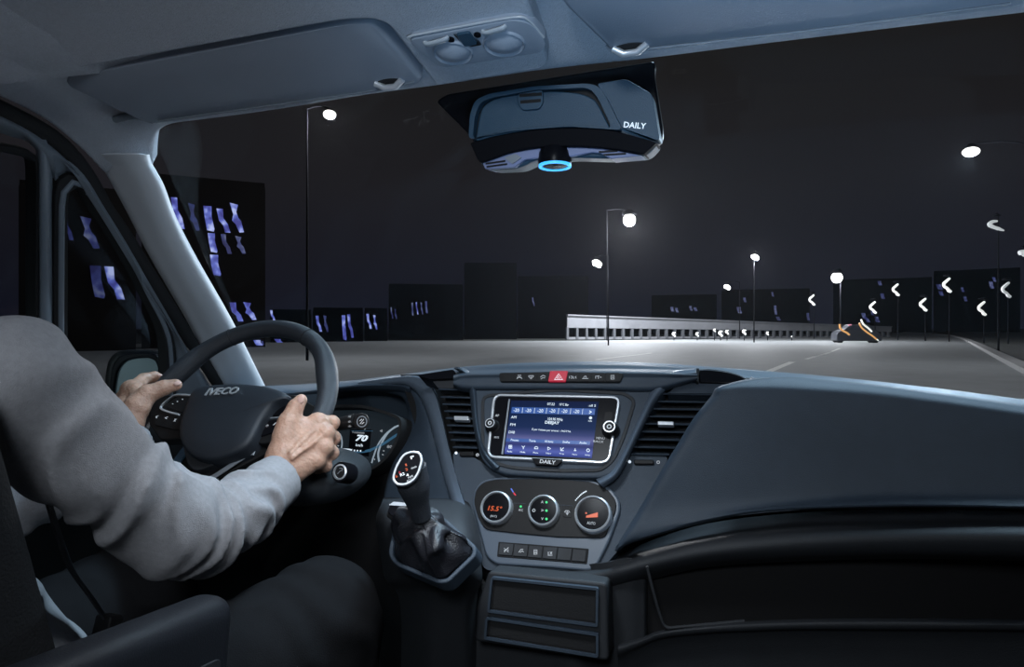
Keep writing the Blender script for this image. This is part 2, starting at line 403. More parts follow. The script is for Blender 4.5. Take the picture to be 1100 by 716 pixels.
def strip_raw(fr, uv, wd, n0, n1, closed=False):
    """a thin raised line of width wd along uv"""
    P = [np.array(p, float) for p in uv]; K = len(P); L = []; Rr = []
    for i in range(K):
        t = (P[(i + 1) % K] - P[i - 1]) if closed else (P[min(i + 1, K - 1)] - P[max(i - 1, 0)])
        t /= (np.linalg.norm(t) or 1); nn = np.array((-t[1], t[0])) * wd / 2; L.append(P[i] + nn); Rr.append(P[i] - nn)
    V = [fr.P(q[0], q[1], n1) for q in L] + [fr.P(q[0], q[1], n1) for q in Rr] + [fr.P(q[0], q[1], n0) for q in L] + [fr.P(q[0], q[1], n0) for q in Rr]
    Fc = []
    for i in range(K if closed else K - 1):
        j = (i + 1) % K
        Fc += [(i, j, K + j, K + i), (2 * K + i, 3 * K + i, 3 * K + j, 2 * K + j), (i, 2 * K + i, 2 * K + j, j), (K + i, K + j, 3 * K + j, 3 * K + i)]
    if not closed: Fc += [(0, K, 3 * K, 2 * K), (K - 1, 3 * K - 1, 4 * K - 1, 2 * K - 1)]
    return V, Fc

# ------------------------------------------------------------------ distance-field surfaces (body and clothes)
def surface_nets(Fg, org, h):
    Sg = Fg < 0; c = Sg[:-1, :-1, :-1].astype(np.int8).copy(); cnt = np.zeros_like(c)
    nx, ny, nz = Fg.shape
    for dx in (0, 1):
        for dy in (0, 1):
            for dz in (0, 1): cnt += Sg[dx:nx - 1 + dx, dy:ny - 1 + dy, dz:nz - 1 + dz]
    act = (cnt > 0) & (cnt < 8); idx = np.argwhere(act); ids = -np.ones(act.shape, np.int64); ids[act] = np.arange(len(idx))
    acc = np.zeros((len(idx), 3)); num = np.zeros(len(idx))
    corners = [(a, b, c_) for a in (0, 1) for b in (0, 1) for c_ in (0, 1)]
    for p in corners:
        for ax in range(3):
            if p[ax] == 1: continue
            q = list(p); q[ax] = 1
            fa = Fg[idx[:, 0] + p[0], idx[:, 1] + p[1], idx[:, 2] + p[2]]; fb = Fg[idx[:, 0] + q[0], idx[:, 1] + q[1], idx[:, 2] + q[2]]
            x = (fa < 0) != (fb < 0); den = np.where(x, fa - fb, 1); t = np.where(x, fa / den, 0)
            pos = np.repeat(np.array([p], float), len(idx), 0); pos[:, ax] += t
            acc[x] += pos[x]; num[x] += 1
    V = (idx + acc / num[:, None]) * h + np.array(org); Fc = []
    for ax in range(3):
        a, b = (ax + 1) % 3, (ax + 2) % 3
        sl0 = [slice(1, -1)] * 3; sl0[ax] = slice(0, -1); sl1 = list(sl0); sl1[ax] = slice(1, None)
        s0 = Sg[tuple(sl0)]; s1 = Sg[tuple(sl1)]; ed = np.argwhere(s0 != s1)
        if not len(ed): continue
        fl = s0[tuple(ed.T)]; e0 = ed.copy(); e0[:, a] += 1; e0[:, b] += 1
        def cid(da, db):
            q = e0.copy(); q[:, a] -= da; q[:, b] -= db; return ids[q[:, 0], q[:, 1], q[:, 2]]
        q = np.stack([cid(1, 1), cid(0, 1), cid(0, 0), cid(1, 0)], 1); q[~fl] = q[~fl][:, ::-1]; Fc.append(q)
    return V, np.concatenate(Fc)
def fgrid(lo, hi, h):
    ax = [np.arange(lo[i], hi[i], h, dtype=np.float32) for i in range(3)]
    return np.meshgrid(*ax, indexing='ij')
def caps(G, a, b, ra, rb):
    a = np.array(tuple(a), np.float32); b = np.array(tuple(b), np.float32); d = b - a; L2 = float(d @ d) or 1e-9
    x, y, z = G[0] - a[0], G[1] - a[1], G[2] - a[2]
    s = np.clip((x * d[0] + y * d[1] + z * d[2]) / L2, 0, 1)
    return np.sqrt((x - s * d[0]) ** 2 + (y - s * d[1]) ** 2 + (z - s * d[2]) ** 2) - (ra + (rb - ra) * s)
def ell(G, c, r, ax=None):
    x, y, z = G[0] - c[0], G[1] - c[1], G[2] - c[2]
    if ax is not None:
        A_ = [Vector(q).normalized() for q in ax]; x, y, z = [x * q[0] + y * q[1] + z * q[2] for q in A_]
    k0 = np.sqrt((x / r[0]) ** 2 + (y / r[1]) ** 2 + (z / r[2]) ** 2); return (k0 - 1) * min(r)
def smin(a, b, k):
    h = np.clip(.5 + .5 * (b - a) / k, 0, 1); return b + (a - b) * h - k * h * (1 - h)
def chain(G, pts, rs, k=.004):
    d = None
    for i in range(len(pts) - 1):
        q = caps(G, pts[i], pts[i + 1], rs[i], rs[i + 1]); d = q if d is None else smin(d, q, k)
    return d
def trisurf(G, d, lo, h): return surface_nets(d, lo, h)
# ================================================================== OUTSIDE
GZ = 0.0
def ground(px, py): return PZ(px, py, GZ)
UP = Vector((0, 0, 1))
def wp(*a): return Vector(a)
# ground, road, kerb, markings
def flat(name, pts, m, z, th=.3, **k):
    N = len(pts); V = [Vector((p[0], p[1], z)) for p in pts] + [Vector((p[0], p[1], z - th)) for p in pts]
    return mk(name, V, [tuple(range(N)), tuple(range(N, 2 * N))[::-1]] + [(i, N + i, N + (i + 1) % N, (i + 1) % N) for i in range(N)], m, smooth=False, **k)
tag(flat('ground', [(-900, -60), (900, -60), (900, 1500), (-900, 1500)], M['verge'], -.10), kind='structure')
# road: left edge from the photo (y 372 at x 300 .. 365 at x 900), right edge along the kerb
kerb_px = [(1330, 520), (1180, 440), (1100, 402), (1068, 384), (1046, 371), (1034, 364.5), (1022, 361), (1000, 358.4), (970, 357)]
kr = [ground(*p) for p in kerb_px]
left_px = [(-3000, 560), (-400, 380), (200, 368), (420, 366), (600, 366), (760, 364), (880, 361.5), (930, 359), (950, 357)]
lf = [ground(*p) for p in left_px]
tag(flat('road', [(8, -40)] + [(p.x, p.y) for p in kr] + [(p.x, p.y) for p in reversed(lf[1:])] + [(-200, -40)], M['road'], 0.0, .09), kind='structure')
V = []; Fc = []
for i, p in enumerate(kr[:-1] + [kr[-1]]):
    a = kr[max(i - 1, 0)]; b = kr[min(i + 1, len(kr) - 1)]; t = (b - a).normalized(); nn = Vector((t.y, -t.x, 0))
    for (o_, z_) in ((0, 0), (.03, .22), (.45, .22), (.48, -.05)): V.append((p.x + nn.x * o_ * 1.6, p.y + nn.y * o_ * 1.6, z_))
for i in range(len(kr) - 1):
    for j in range(4): Fc.append((i * 4 + j, i * 4 + (j + 1) % 4, (i + 1) * 4 + (j + 1) % 4, (i + 1) * 4 + j))
Fc += [(0, 1, 2, 3), tuple((len(kr) - 1) * 4 + j for j in (3, 2, 1, 0))]
tag(mk('kerb', V, Fc, M['kerb'], smooth=False), 'long pale stone kerb curving along the far edge of the road at night', 'kerb')
marks = [((820, 401), (851, 388.5), 1.6), ((866, 385.5), (891, 378.5), 1.1), ((872, 383), (888, 380), .5), ((893, 377.5), (902, 374), .8), ((640, 386), (700, 379), .5)]
mk_labels = ['nearest and longest white lane dash on the road', 'second white lane dash beyond the longest one', 'thin short white lane dash beside the second dash', 'farthest small white lane dash near the dark vehicle', 'faint thin white line on the road below the barrier']
for (a, b, wd), lab in zip(marks, mk_labels):
    A_, B_ = ground(*a), ground(*b); t = (B_ - A_).normalized(); nn = Vector((t.y, -t.x, 0)) * .09 * (wd + .4)
    tag(mk('lane_marking', [A_ + nn + UP * .004, A_ - nn + UP * .004, B_ - nn + UP * .004, B_ + nn + UP * .004, A_ + nn - UP * .01, A_ - nn - UP * .01, B_ - nn - UP * .01, B_ + nn - UP * .01],
           [(0, 1, 2, 3), (7, 6, 5, 4), (0, 4, 5, 1), (1, 5, 6, 2), (2, 6, 7, 3), (3, 7, 4, 0)], M['paint'], smooth=False), lab, 'lane marking', 'white lane dashes on the road')

# noise barrier along the left side
b0, b1 = ground(609, 364.5), ground(957, 361.6)
bar = empty('roadside_barrier', b0, 'long pale concrete barrier on dark posts running beside the road', 'barrier')
hz0 = (364.5 - 337.5) / FPX * ((b0 - CAM).dot(Vector((-sA, cA, 0)))); hz1 = (361.6 - 350.5) / FPX * ((b1 - CAM).dot(Vector((-sA, cA, 0))))
bd = (b1 - b0); bn = Vector((bd.y, -bd.x, 0)).normalized()
def bpt(f, h, o=0): return b0 + bd * f + UP * (hz0 + (hz1 - hz0) * f) * h + bn * o
V = [];Fc = []
for f in (0, .25, .5, .75, 1):
    for (h, o) in ((.47, -.15), (.47, .15), (.96, .15), (.96, -.15)): V.append(bpt(f, h, o))
for i in range(4):
    for j in range(4): Fc.append((i * 4 + j, i * 4 + (j + 1) % 4, i * 4 + 4 + (j + 1) % 4, i * 4 + 4 + j))
Fc += [(0, 1, 2, 3), (19, 18, 17, 16)]
mk('panel', V, Fc, M['concrete'], bar, smooth=False)
V = []; Fc = []
for f in (0, 1):
    for (h, o) in ((.95, -.35), (.95, .4), (1.0, .4), (1.0, -.35)): V.append(bpt(f, h, o))
mk('coping', V, [(0, 1, 2, 3), (7, 6, 5, 4), (0, 4, 5, 1), (1, 5, 6, 2), (2, 6, 7, 3), (3, 7, 4, 0)], M['concrete'], bar, smooth=False)
V = []
for f in (0, 1):
    for (h, o) in ((0, -.1), (0, .1), (.10, .1), (.10, -.1)): V.append(bpt(f, h, o))
mk('plinth', V, [(0, 1, 2, 3), (7, 6, 5, 4), (0, 4, 5, 1), (1, 5, 6, 2), (2, 6, 7, 3), (3, 7, 4, 0)], M['concrete'], bar, smooth=False)
NP = 44
for k in range(NP):
    f = (k + .02) / (NP - .5)
    c = [bpt(f, 0, 0), bpt(f, .49, 0)]; dd = bd.normalized() * .22; V = []
    for q in c:
        for (a, b) in ((-1, -.25), (1, -.25), (1, .25), (-1, .25)): V.append(q + dd * a + bn * b)
    mk('post', V, [(3, 2, 1, 0), (4, 5, 6, 7), (0, 1, 5, 4), (1, 2, 6, 5), (2, 3, 7, 6), (3, 0, 4, 7)], M['postm'], bar, smooth=False)

# dark blocks of buildings with blue lit windows
def zig(fr, cu, cv, w_, h_, kind):
    """outline of window light, shaped as a slanting zigzag shake trail"""
    if kind == 0: p = [(-.5, .5), (-.05, .5), (.0, .1), (.32, -.15), (.5, -.5), (.12, -.5), (-.02, -.2), (-.32, .0)]
    elif kind == 1: p = [(-.45, .5), (.1, .45), (-.02, .2), (.12, .0), (.3, -.1), (.5, -.48), (.2, -.5), (-.05, -.22), (-.3, -.1), (-.22, .12)]
    else: p = [(-.35, .5), (.2, .5), (.2, .1), (.4, -.4), (.35, -.5), (-.1, -.45), (-.25, 0)]
    return [(cu + a * w_, cv + b * h_) for a, b in p]
def building(label, px0, px1, pytop, t, wins, depth=5, m='bldg', base=None):
    if 'pillar' in label or 'door window' in label: m = 'facade'
    c = T((px0 + px1) / 2, CY, t); n = Vector((sA, -cA, 0)); n = (Vector((0, 0, 0)) - Vector((c.x, c.y, 0))).normalized()
    U = Vector((-n.y, n.x, 0)) * 1.0
    if U.dot(Vector((cA, sA, 0))) < 0: U = -U
    fr = Frame(Vector((c.x, c.y, 0)), U, n)
    a, b = fr.p1(px0, pytop)[0], fr.p1(px1, pytop)[0]; top = fr.p1((px0 + px1) / 2, pytop)[1]
    r = empty('building', fr.O, label, 'building')
    sg = 1 if fr.V.z > 0 else -1
    v, f = box_raw(fr, a, b, -.5 * sg, top, -depth, 0); mk('wall', v, f, M[m], r, smooth=False)
    v, f = box_raw(fr, a + .05, b - .05, top, top + .5 * sg, -depth + .05, -.05); mk('roof', v, f, M[m], r, smooth=False)
    for i, (x, y, w_, h_, q) in enumerate(wins):
        u0, v0 = fr.p1(x - w_ / 2, y + h_ / 2); u1, v1 = fr.p1(x + w_ / 2, y - h_ / 2)
        plate('lit_window', fr, zig(fr, (u0 + u1) / 2, (v0 + v1) / 2, abs(u1 - u0), (v1 - v0), i % 3 if h_ > 8 else 2), .02, .12, M[q], r, smooth=False)
    return r
B_, D_ = 'bluewin', 'bluedim'
building('tall dark building behind the windscreen pillar with two upper rows of blue windows', 152, 285, 196, 66, [
    (191, 229, 15, 32, B_), (208, 233, 13, 28, D_), (224, 235, 16, 26, B_), (240, 237, 15, 24, B_), (254, 234, 16, 30, B_),
    (228, 261, 14, 20, B_), (243, 262, 12, 20, D_), (258, 263, 12, 18, D_), (231, 285, 16, 22, B_),
    (254, 335, 15, 20, B_), (268, 334, 15, 19, B_), (277, 368, 14, 6, B_), (299 - 17, 368, 4, 4, D_)])
building('dark building seen through the small door window with four blue windows', 20, 146, 205, 56, [
    (73, 245, 12, 24, D_), (96, 250, 22, 32, D_), (104, 303, 22, 34, D_), (123, 304, 22, 34, B_)])
building('low dark block by the road with single blue lights above the steering wheel', 290, 334.5, 336, 90, [(293, 339, 6, 12, B_), (293 + 6, 366, 12, 4, B_), (320, 364, 8, 4, D_)])
building('low dark block with two close pairs of tall blue windows', 336, 390, 334, 95, [(342.5, 347.5, 7, 17, B_), (350, 347.5, 6, 18, D_), (369.5, 352, 7, 27, B_), (376.5, 350, 7, 25, B_)])
building('low dark block with one small pair of blue windows', 391.5, 416, 334, 103, [(396.5, 345, 6, 16, B_), (403, 346, 5, 16, B_)])
building('long dark building in the middle with four narrow dim blue windows', 417.5, 497.5, 308, 112, [(421, 336, 3, 12, D_), (425, 337, 3, 11, D_), (443, 332, 3, 14, D_), (448, 331, 3, 13, B_), (453, 331, 3, 13, D_), (458, 330, 4, 13, D_)])
building('tallest dark block of the middle group without any lit window', 498.5, 555, 285, 121, [])
building('wide dark block ending beside the pale barrier', 556, 632, 299, 130, [(573, 324, 3, 9, D_)])
building('far dark block behind the barrier with tiny blue lights', 700, 770, 318, 210, [(722, 332, 6, 5, D_), (727, 333, 5, 5, D_), (742, 331, 5, 5, D_), (747, 332, 6, 4, D_)])
building('far dark block behind the street lamps with scattered blue lights', 775, 870, 312, 215, [(794, 333, 8, 7, D_), (800, 322, 5, 5, D_), (833, 333, 5, 10, D_), (836, 342, 7, 4, D_), (868, 340, 5, 8, D_), (830, 310 + 6, 4, 5, D_)])
building('far dark block behind the curved white light trails with dim blue windows', 895, 1001, 300, 330, [(930, 341, 10, 10, D_), (942, 343, 8, 6, D_), (945, 304, 7, 5, D_), (948, 318, 7, 6, D_), (937, 336, 5, 5, D_)])
building('dark block at the far bend with blue windows behind curved lamp trails', 1003, 1096, 290, 345, [(1009, 308, 10, 6, D_), (1011, 315, 8, 5, D_), (1034, 311, 5, 5, D_), (1037, 321, 6, 5, D_), (1068, 300, 6, 5, D_), (1065, 306, 8, 8, D_)])

# street lamps: pole standing on the ground, arm, head with glowing lens
def lamp(name, label, cat, px, py, t, r_px, pole_px=None, kind='globe', glow='lamp', power=0, group=None, ang=0, sq=(1, 1)):
    """a lamp whose light is at px, py and T metres off; pole at pole_px"""
    P = T(px, py, t); pp = T(pole_px if pole_px is not None else px + 2, py, t); r = r_px / FPX * t
    root = empty(name, (pp.x, pp.y, 0), label, cat, group)
    topz = P.z + r * 1.6
    tube('pole', [(pp.x, pp.y, -.2), (pp.x, pp.y, topz * .5), (pp.x, pp.y, topz)], [.09, .07, .045], M['pole'], root, n=8)
    tube('arm', crom([(pp.x, pp.y, topz - .05), ((pp.x + P.x) / 2, (pp.y + P.y) / 2, topz + .12), (P.x, P.y, topz - r * .1)], 4), .045, M['pole'], root, n=6)
    c2, s2 = math.cos(ang), math.sin(ang); rt = Vector((cA, sA, 0)); fw = Vector((-sA, cA, 0))
    def loc(a, b, d=0): return P + rt * ((a * c2 - b * s2) * r) + UP * ((a * s2 + b * c2) * r) + fw * d * r
    if kind == 'globe':
        fr = Frame(P, rt, UP); prof = [(r * math.sin(q) * sq[0] + 1e-4, -r * math.cos(q) * sq[1]) for q in np.linspace(0.02, math.pi - .02, 14)]
        lathe('lamp_lens', fr, prof, M[glow], root, n=20)
        lathe('lamp_head', fr, [(r * .2, r * 1.7), (r * .5, r * 1.6), (r * 1.15, r * .95), (r * 1.12, r * .8), (r * .5, r * .78)], M['pole'], root, n=16)
    else:
        if kind == 'hook': pts = [(.45, 1), (.0, .62), (-.42, .2), (-.34, -.2), (.1, -.5), (.3, -.8), (.62, -1)]; rr = [.16, .20, .21, .2, .2, .24, .2]  # hook and fat lenses take the shape of camera-shake light trails
        elif kind == 'fat': pts = [(.15, .62), (-.5, .55), (-.95, .2), (-.8, -.05), (-.2, -.3), (.4, -.5), (1.15, -.75)]; rr = [.16, .24, .3, .28, .24, .26, .1]
        else: pts = [(-.7, .25), (-.1, .35), (.4, 0), (.75, -.25)]; rr = [.45, .55, .55, .35]
        tube('lamp_lens', crom([loc(a, b) for a, b in pts], 4), list(np.interp(np.linspace(0, len(pts) - 1, (len(pts) - 1) * 4 + 1), range(len(pts)), [q * r for q in rr])), M[glow], root, n=10)
        fr = Frame(loc(.1, 1.35), rt, UP); lathe('lamp_head', fr, [(r * .15, r * .3), (r * .45, r * .2), (r * .55, 0), (r * .3, -.05 * r)], M['pole'], root, n=12)
    if power:
        d = bpy.data.lights.new('lamp_light', 'POINT'); d.energy = power; d.color = (.93, .95, 1.0); d.shadow_soft_size = r * 1.3
        o = bpy.data.objects.new('lamp_light', d); COL.objects.link(o); o.parent = root; o.location = P - Vector((pp.x, pp.y, 0)) - UP * r * 1.2
    return root
lamp('street_lamp', 'large brilliant round street lamp above the pale barrier', 'street lamp', 676, 236, 104, 6.6, 652, power=85000)
lamp('street_lamp', 'small flat oval street lamp left of the barrier lamp post', 'street lamp', 641, 284, 75, 6.0, 653.5, kind='blob', glow='lamp', power=3000)
lamp('street_lamp', 'small bright lamp high over the far end of the barrier', 'street lamp', 811, 277, 90, 4.6, 810, kind='blob', glow='lamp', power=12000)
lamp('street_lamp', 'small lamp on an arm left of a thin far pole', 'street lamp', 781, 309, 120, 4.0, 794.5, kind='blob', glow='lamp', power=500)
lamp('street_lamp', 'bright round street lamp above the dark vehicle', 'street lamp', 899, 298, 95, 5.6, 903, power=9000)
lamp('street_lamp', 'hazy white street lamp high above the kerb side', 'street lamp', 1043, 163, 34, 5.4, 1112, kind='globe', glow='lamp', power=1500, sq=(1.5, .85))
lamp('street_lamp', 'white street lamp just under the driver side sun visor', 'street lamp', 354, 123, 40, 4.4, 330, kind='globe', glow='lamp', power=4500, sq=(1.5, 1))
HG = 'white lamps shaped as light trails along the far roadside'
for lab, x, y, s, kd, g, tt in [
    ('small white lamp with a curved light trail left of the bright lamp over the vehicle', 872, 322, 6.2, 'hook', 'hook', 120),
    ('white lamp with a curved light trail just above the lit back of the dark vehicle', 937.5, 330, 7, 'hook', 'hook', 110),
    ('white lamp with a curved light trail level between two lower ones beyond the vehicle', 962, 311, 7, 'hook', 'hook', 105),
    ('white lamp with a curved light trail low beside blue windows past the vehicle', 991.5, 327, 7.5, 'hook', 'hook', 100),
    ('white lamp with a thick curved light trail and blue windows close on its left', 1017, 306, 8.4, 'hook', 'hook', 95),
    ('white lamp with a thin curved light trail standing lowest over the kerb', 1054.5, 331, 8.2, 'hook', 'hook', 90),
    ('lamp with a thick greyish curved light trail below the edge of the dark sky line', 1080.5, 311, 9, 'hook', 'hookdim', 85),
    ('lamp with a broad grey curved light trail standing highest of the curved ones', 1070, 242, 8.6, 'fat', 'hookdim', 60),
    ('grey rounded lamp half cut by the edge of the view', 1099, 273, 6.5, 'blob', 'hookdim', 60)]:
    lamp('street_lamp', lab, 'street lamp', x, y, tt, s * .86, x + 2.5, kind=kd, glow=g, group=HG)
BG = 'small white lights along the foot of the barrier'
for i, (x, y, s, wh) in enumerate([(724, 359, 3.0, 'first and largest'), (749, 359, 2.6, 'second'), (767.5, 354.5, 2.0, 'raised third'), (774, 358, 3.6, 'fourth, brightest,'), (781, 356.5, 2.8, 'fifth'), (799.5, 356.5, 3.2, 'sixth'), (824.5, 358, 2.2, 'seventh'), (850.5, 361.5, 1.1, 'last and smallest')]):
    P = T(x, y, 104); r = s / FPX * 104
    root = empty('bollard_light', (P.x, P.y, 0), 'small white roadside light at the barrier foot, %s counted from the near end' % wh.replace(',', ''), 'bollard light', BG)
    tube('post', [(P.x, P.y, -.1), (P.x, P.y, max(P.z - r * .5, .05))], .07, M['pole'], root, n=6)
    rt = Vector((cA, sA, 0)); pts = [(.5, .8), (-.2, .5), (-.4, 0), (.1, -.3), (.4, -.9)]  # lens bent along the blur trail of the light
    tube('lamp_lens', crom([P + rt * a * r + UP * b * r for a, b in pts], 3), r * .34, M['hook'], root, n=8)
    tube('cap', [P + UP * r * .9 + rt * .2 * r, P + UP * r * 1.25 + rt * .2 * r], [r * .6, r * .25], M['pole'], root, n=8)
bm_ = bpy.data.lights.new('lamp_beam', 'SPOT'); bm_.energy = 14000; bm_.color = (.62, .82, 1); bm_.spot_size = R(7); bm_.spot_blend = .6; bm_.shadow_soft_size = .3
bo = bpy.data.objects.new('lamp_beam', bm_); COL.objects.link(bo); bo.location = T(1043, 163, 34) - UP * .45; bo.rotation_euler = (Vector((-.3, 1.1, H - .1)) - bo.location).to_track_quat('-Z', 'Y').to_euler()
# far vehicle with orange and white lamps
vb = ground(922, 368); rt = Vector((cA, sA, 0)); fw = Vector((-sA, cA, 0))
tv = (vb - CAM).dot(fw); k_ = tv / FPX
car = empty('vehicle', vb, 'distant dark vehicle with orange and white lamp trails stopped on the road', 'vehicle')
frc = Frame(vb, rt, -fw)
def cp(x, y): return ((x - 922) * k_, (368 - y) * k_)
body = [cp(*p) for p in [(899, 366), (899, 358), (903, 355), (909, 353), (914, 348.5), (934, 348), (940, 354), (946, 357.5), (948, 366)]]
plate('body', frc, rpoly(body, .25), -1.7, 0, M['carbody'], car, bevel=.08)
plate('rear_window', frc, rpoly([cp(*p) for p in [(912, 354), (915.5, 350), (932, 349.6), (936, 354.5)]], .15), -.01, .03, M['glassdark'], car)
for x in (904, 942):
    u, v = cp(x, 365.5)
    for d in (-.35, -1.5): 
        fw2 = Frame(frc.P(u, v, d), frc.U, frc.N); lathe('wheel', fw2, [(.12, .13), (.36, .12), (.40, .05), (.40, -.1), (.3, -.14)], M['rubber'], car, n=20)
def lamp_trail(name, pts, r, m): tube(name, crom([frc.P(*cp(*p), .12) for p in pts], 3), r * k_, M[m], car, n=8)  # tubes shaped as the shaken light trails of the vehicle lamps
lamp_trail('tail_lamp_trail', [(901.5, 348), (902, 352), (905, 355), (909, 357), (912, 359.5)], 1.0, 'orange')
lamp_trail('tail_lamp_trail', [(922.5, 347), (925, 351.5), (930, 356), (936, 360), (941, 364)], .9, 'orange')
lamp_trail('white_lamp_trail', [(924.5, 343), (927, 348), (932, 352), (936, 356)], .9, 'hook')
lamp_trail('white_lamp_trail', [(934, 358.5), (939, 362.5), (943, 365.5)], .7, 'hook')
lamp_trail('marker_lamp', [(911, 349), (914, 348.6)], .7, 'pink')

# ================================================================== CAB SHELL
def it(a, b, f): return 1 / ((1 - f) / a + f / b)
# windscreen pillar trim
rows = []
for (y, xr, xl) in [(166, 160, 100), (176, 163, 109), (183, 167, 113), (200, 176, 123), (234, 189, 141), (277, 211, 163), (344, 249, 202), (410, 282, 238), (450, 302, 262)]:
    f = (y - 183) / 227.0; tr = it(1.17, 1.76, f); L_ = DP(xl, y); tl = (L_ - CAM).dot(Vector((-sA, cA, 0)))
    rows.append([T(xl - 1.5, y, tl + .04), T(xl, y, tl), T(xl + (xr - xl) * .25, y, tl + (tr - tl) * .22 - .018), T(xl + (xr - xl) * .55, y, tl + (tr - tl) * .5 - .030), T(xl + (xr - xl) * .85, y, tl + (tr - tl) * .8 - .024), T(xr, y, tr), T(xr + .6, y, tr + .05)])
ap = tag(grid('trim_1', rows, M['pillar'], nu=5, nv=4, solid=.004), 'pale grey trim of the windscreen pillar beside the driver', 'pillar trim', kind='structure')
fs = Frame(T(151, 201.5, 1.10), Vector((.8, .6, 0)), (CAM - T(151, 201, 1.2)))
pc = PP(158.5, 201.5, T(158.5, 201.5, 1.19), fs.N); fs = Frame(T(158.5, 201.5, 1.185), (1, .2, 0), CAM - pc)
cl = empty('screw_cap', fs.O, 'small round grey screw cap on the upper windscreen pillar trim', 'screw cap')
lathe('ring', fs, [(.0062, -.012), (.0062, .003), (.0048, .004), (.0046, .0)], M['silver_dim'], cl, n=20, squash=1.3)
lathe('cap', fs, [(.0045, -.01), (.0045, .001), (.002, .002)], M['doorgrey'], cl, n=20, squash=1.3)

# the same trim on the passenger side
me_ = ap.data.copy(); o2 = bpy.data.objects.new('trim_2', me_); COL.objects.link(o2)
for v_ in me_.vertices: v_.co.x = -v_.co.x
me_.flip_normals(); o2.location = (-.6 - ap.location.x, ap.location.y, ap.location.z); o2['kind'] = 'structure'; o2['label'] = 'pale grey trim of the passenger side windscreen pillar'
rows = [[Vector((.60 + dx, y, H + z)) for y in (-.5, .2, .8, 1.2, 1.5)] for z, dx in ((-.12, .02), (-.14, -.03), (-.3, -.04), (-.6, -.03), (-.95, -.02))]
tag(grid('door_2', rows, M['black'], solid=.02, nu=3, nv=3, toward=(-.3, .3, H)), 'black inner panel of the passenger door', 'door', kind='structure')
# roof lining: fan from the windscreen edge to the door seal and back over the cab
E_ = [(163, 177), (163.5, 163), (166, 148), (173, 138), (187, 131.5), (215, 128), (260, 122.5), (320, 114), (400, 101), (500, 88), (600, 76), (700, 65.5), (800, 53), (900, 41), (1000, 29), (1100, 17.5), (1250, 0)]
def EP(p, off=0.0):
    if p[1] > 150 and p[0] < 165: f = (177 - p[1]) / 27.0; return T(p[0], p[1], it(1.165, 1.137, f))
    return RP(p[0], p[1], off)
O_ = [DP(112, 184), DP(104, 176), DP(94, 165.5), DP(82, 154), DP(66, 140.5), DP(50, 128.5), DP(30, 117), DP(0, 103), DP(-60, 80), DP(-200, 40)]
while len(O_) < len(E_):
    k2 = len(O_); X = np.interp(k2, [10, 16], [-.9, 1.0]); O_.append(Vector((X, -.5, H + .335 + .25 * 1.35)))
rows = []
for ki, (e0, o0) in enumerate(zip(E_, O_)):
    e1 = EP(e0); d = (o0 - e1); r_ = [e1 + Vector((0, .012, .022)), e1 + Vector((0, .004, .006)), e1 - Vector((0, 0, .001)) + d * .02]
    for f in (.10, .3, .6, .9):
        q = e1 + d * f; zr = H + .335 + .25 * (.85 - q.y); bulge = 0
        if o0.z < H + .335 + .25 * (.85 - o0.y) - .002: q.z = q.z + (zr - q.z) * .55 * math.sin(math.pi * min(f * 1.1, 1)) if q.z < zr else q.z
        if ki < 6: q = q + (CAM - q).normalized() * .044 * math.sin(math.pi * f) * (1 - ki / 6)
        r_.append(q)
    r_ += [o0, o0 + Vector((-.01, 0, .03))]; rows.append(r_)
tag(grid('ceiling', rows, M['liner'], nu=5, nv=3, solid=.004), 'grey felt roof lining of the cab', 'roof lining', kind='structure')

# rubber door seal, door frame trim, windows
seal_c = [(-60, 88), (-20, 104), (10, 118), (36, 131), (60, 146), (80, 165), (98, 190), (115, 220), (134, 247), (156, 282), (176, 314), (200, 352), (222, 388), (240, 416), (262, 452)]
tube_pts = crom([DP(x - 1, y + 4, -.004) for x, y in seal_c], 5)
tag(tube('trim_3', tube_pts, .0115, M['rubber'], flat=(1.25, .8), upv=DOOR_N), 'black rubber seal around the driver door', 'door seal', kind='structure')
# door upper frame: strip between seal and windows as a plate with two openings
OFFD = -.02
frd = Frame(DOOR_P, (0, -1, 0), DOOR_N)
def D(pts, n=-.004): return frd.px(pts, n)
outer_l = D([(x - 8, y + 12) for x, y in seal_c])
qwin_px = [(66.5, 470), (66.5, 350), (66.5, 260), (66.5, 215), (69, 203), (76, 198), (84, 203), (95, 222), (118, 256), (139, 292), (154, 322), (165, 343), (171, 362), (173, 385), (172, 410), (168, 470)]
qo_px = [(58, 470), (56, 350), (56, 260), (57, 208), (62, 192), (74, 186), (88, 192), (102, 212), (125, 248), (146, 284), (162, 316), (175, 340), (184, 362), (187, 385), (188, 410), (186, 470)]
def edge_strip(name, A_, B_, m, parent, n0=-.02, n1=0.004, **k):
    """closed band between two polylines given on the door frame"""
    N = len(A_); V = [frd.P(u, v, n) for n in (n0, n1) for u, v in A_] + [frd.P(u, v, n) for n in (n0, n1) for u, v in B_]; Fc = []
    for i in range(N - 1):
        j = i + 1; Fc += [(i, j, N + j, N + i), (2 * N + i, 3 * N + i, 3 * N + j, 2 * N + j), (N + i, N + j, 3 * N + j, 3 * N + i), (i, 2 * N + i, 2 * N + j, j)]
    Fc += [(0, N, 3 * N, 2 * N), (N - 1, 2 * N + N - 1, 3 * N + N - 1, N + N - 1)]
    return mk(name, V, Fc, m, parent, **k)
door = empty('door_1', frd.P(0, -.4, 0)); tag(door, 'dark grey upper frame of the driver door', 'door', kind='structure')
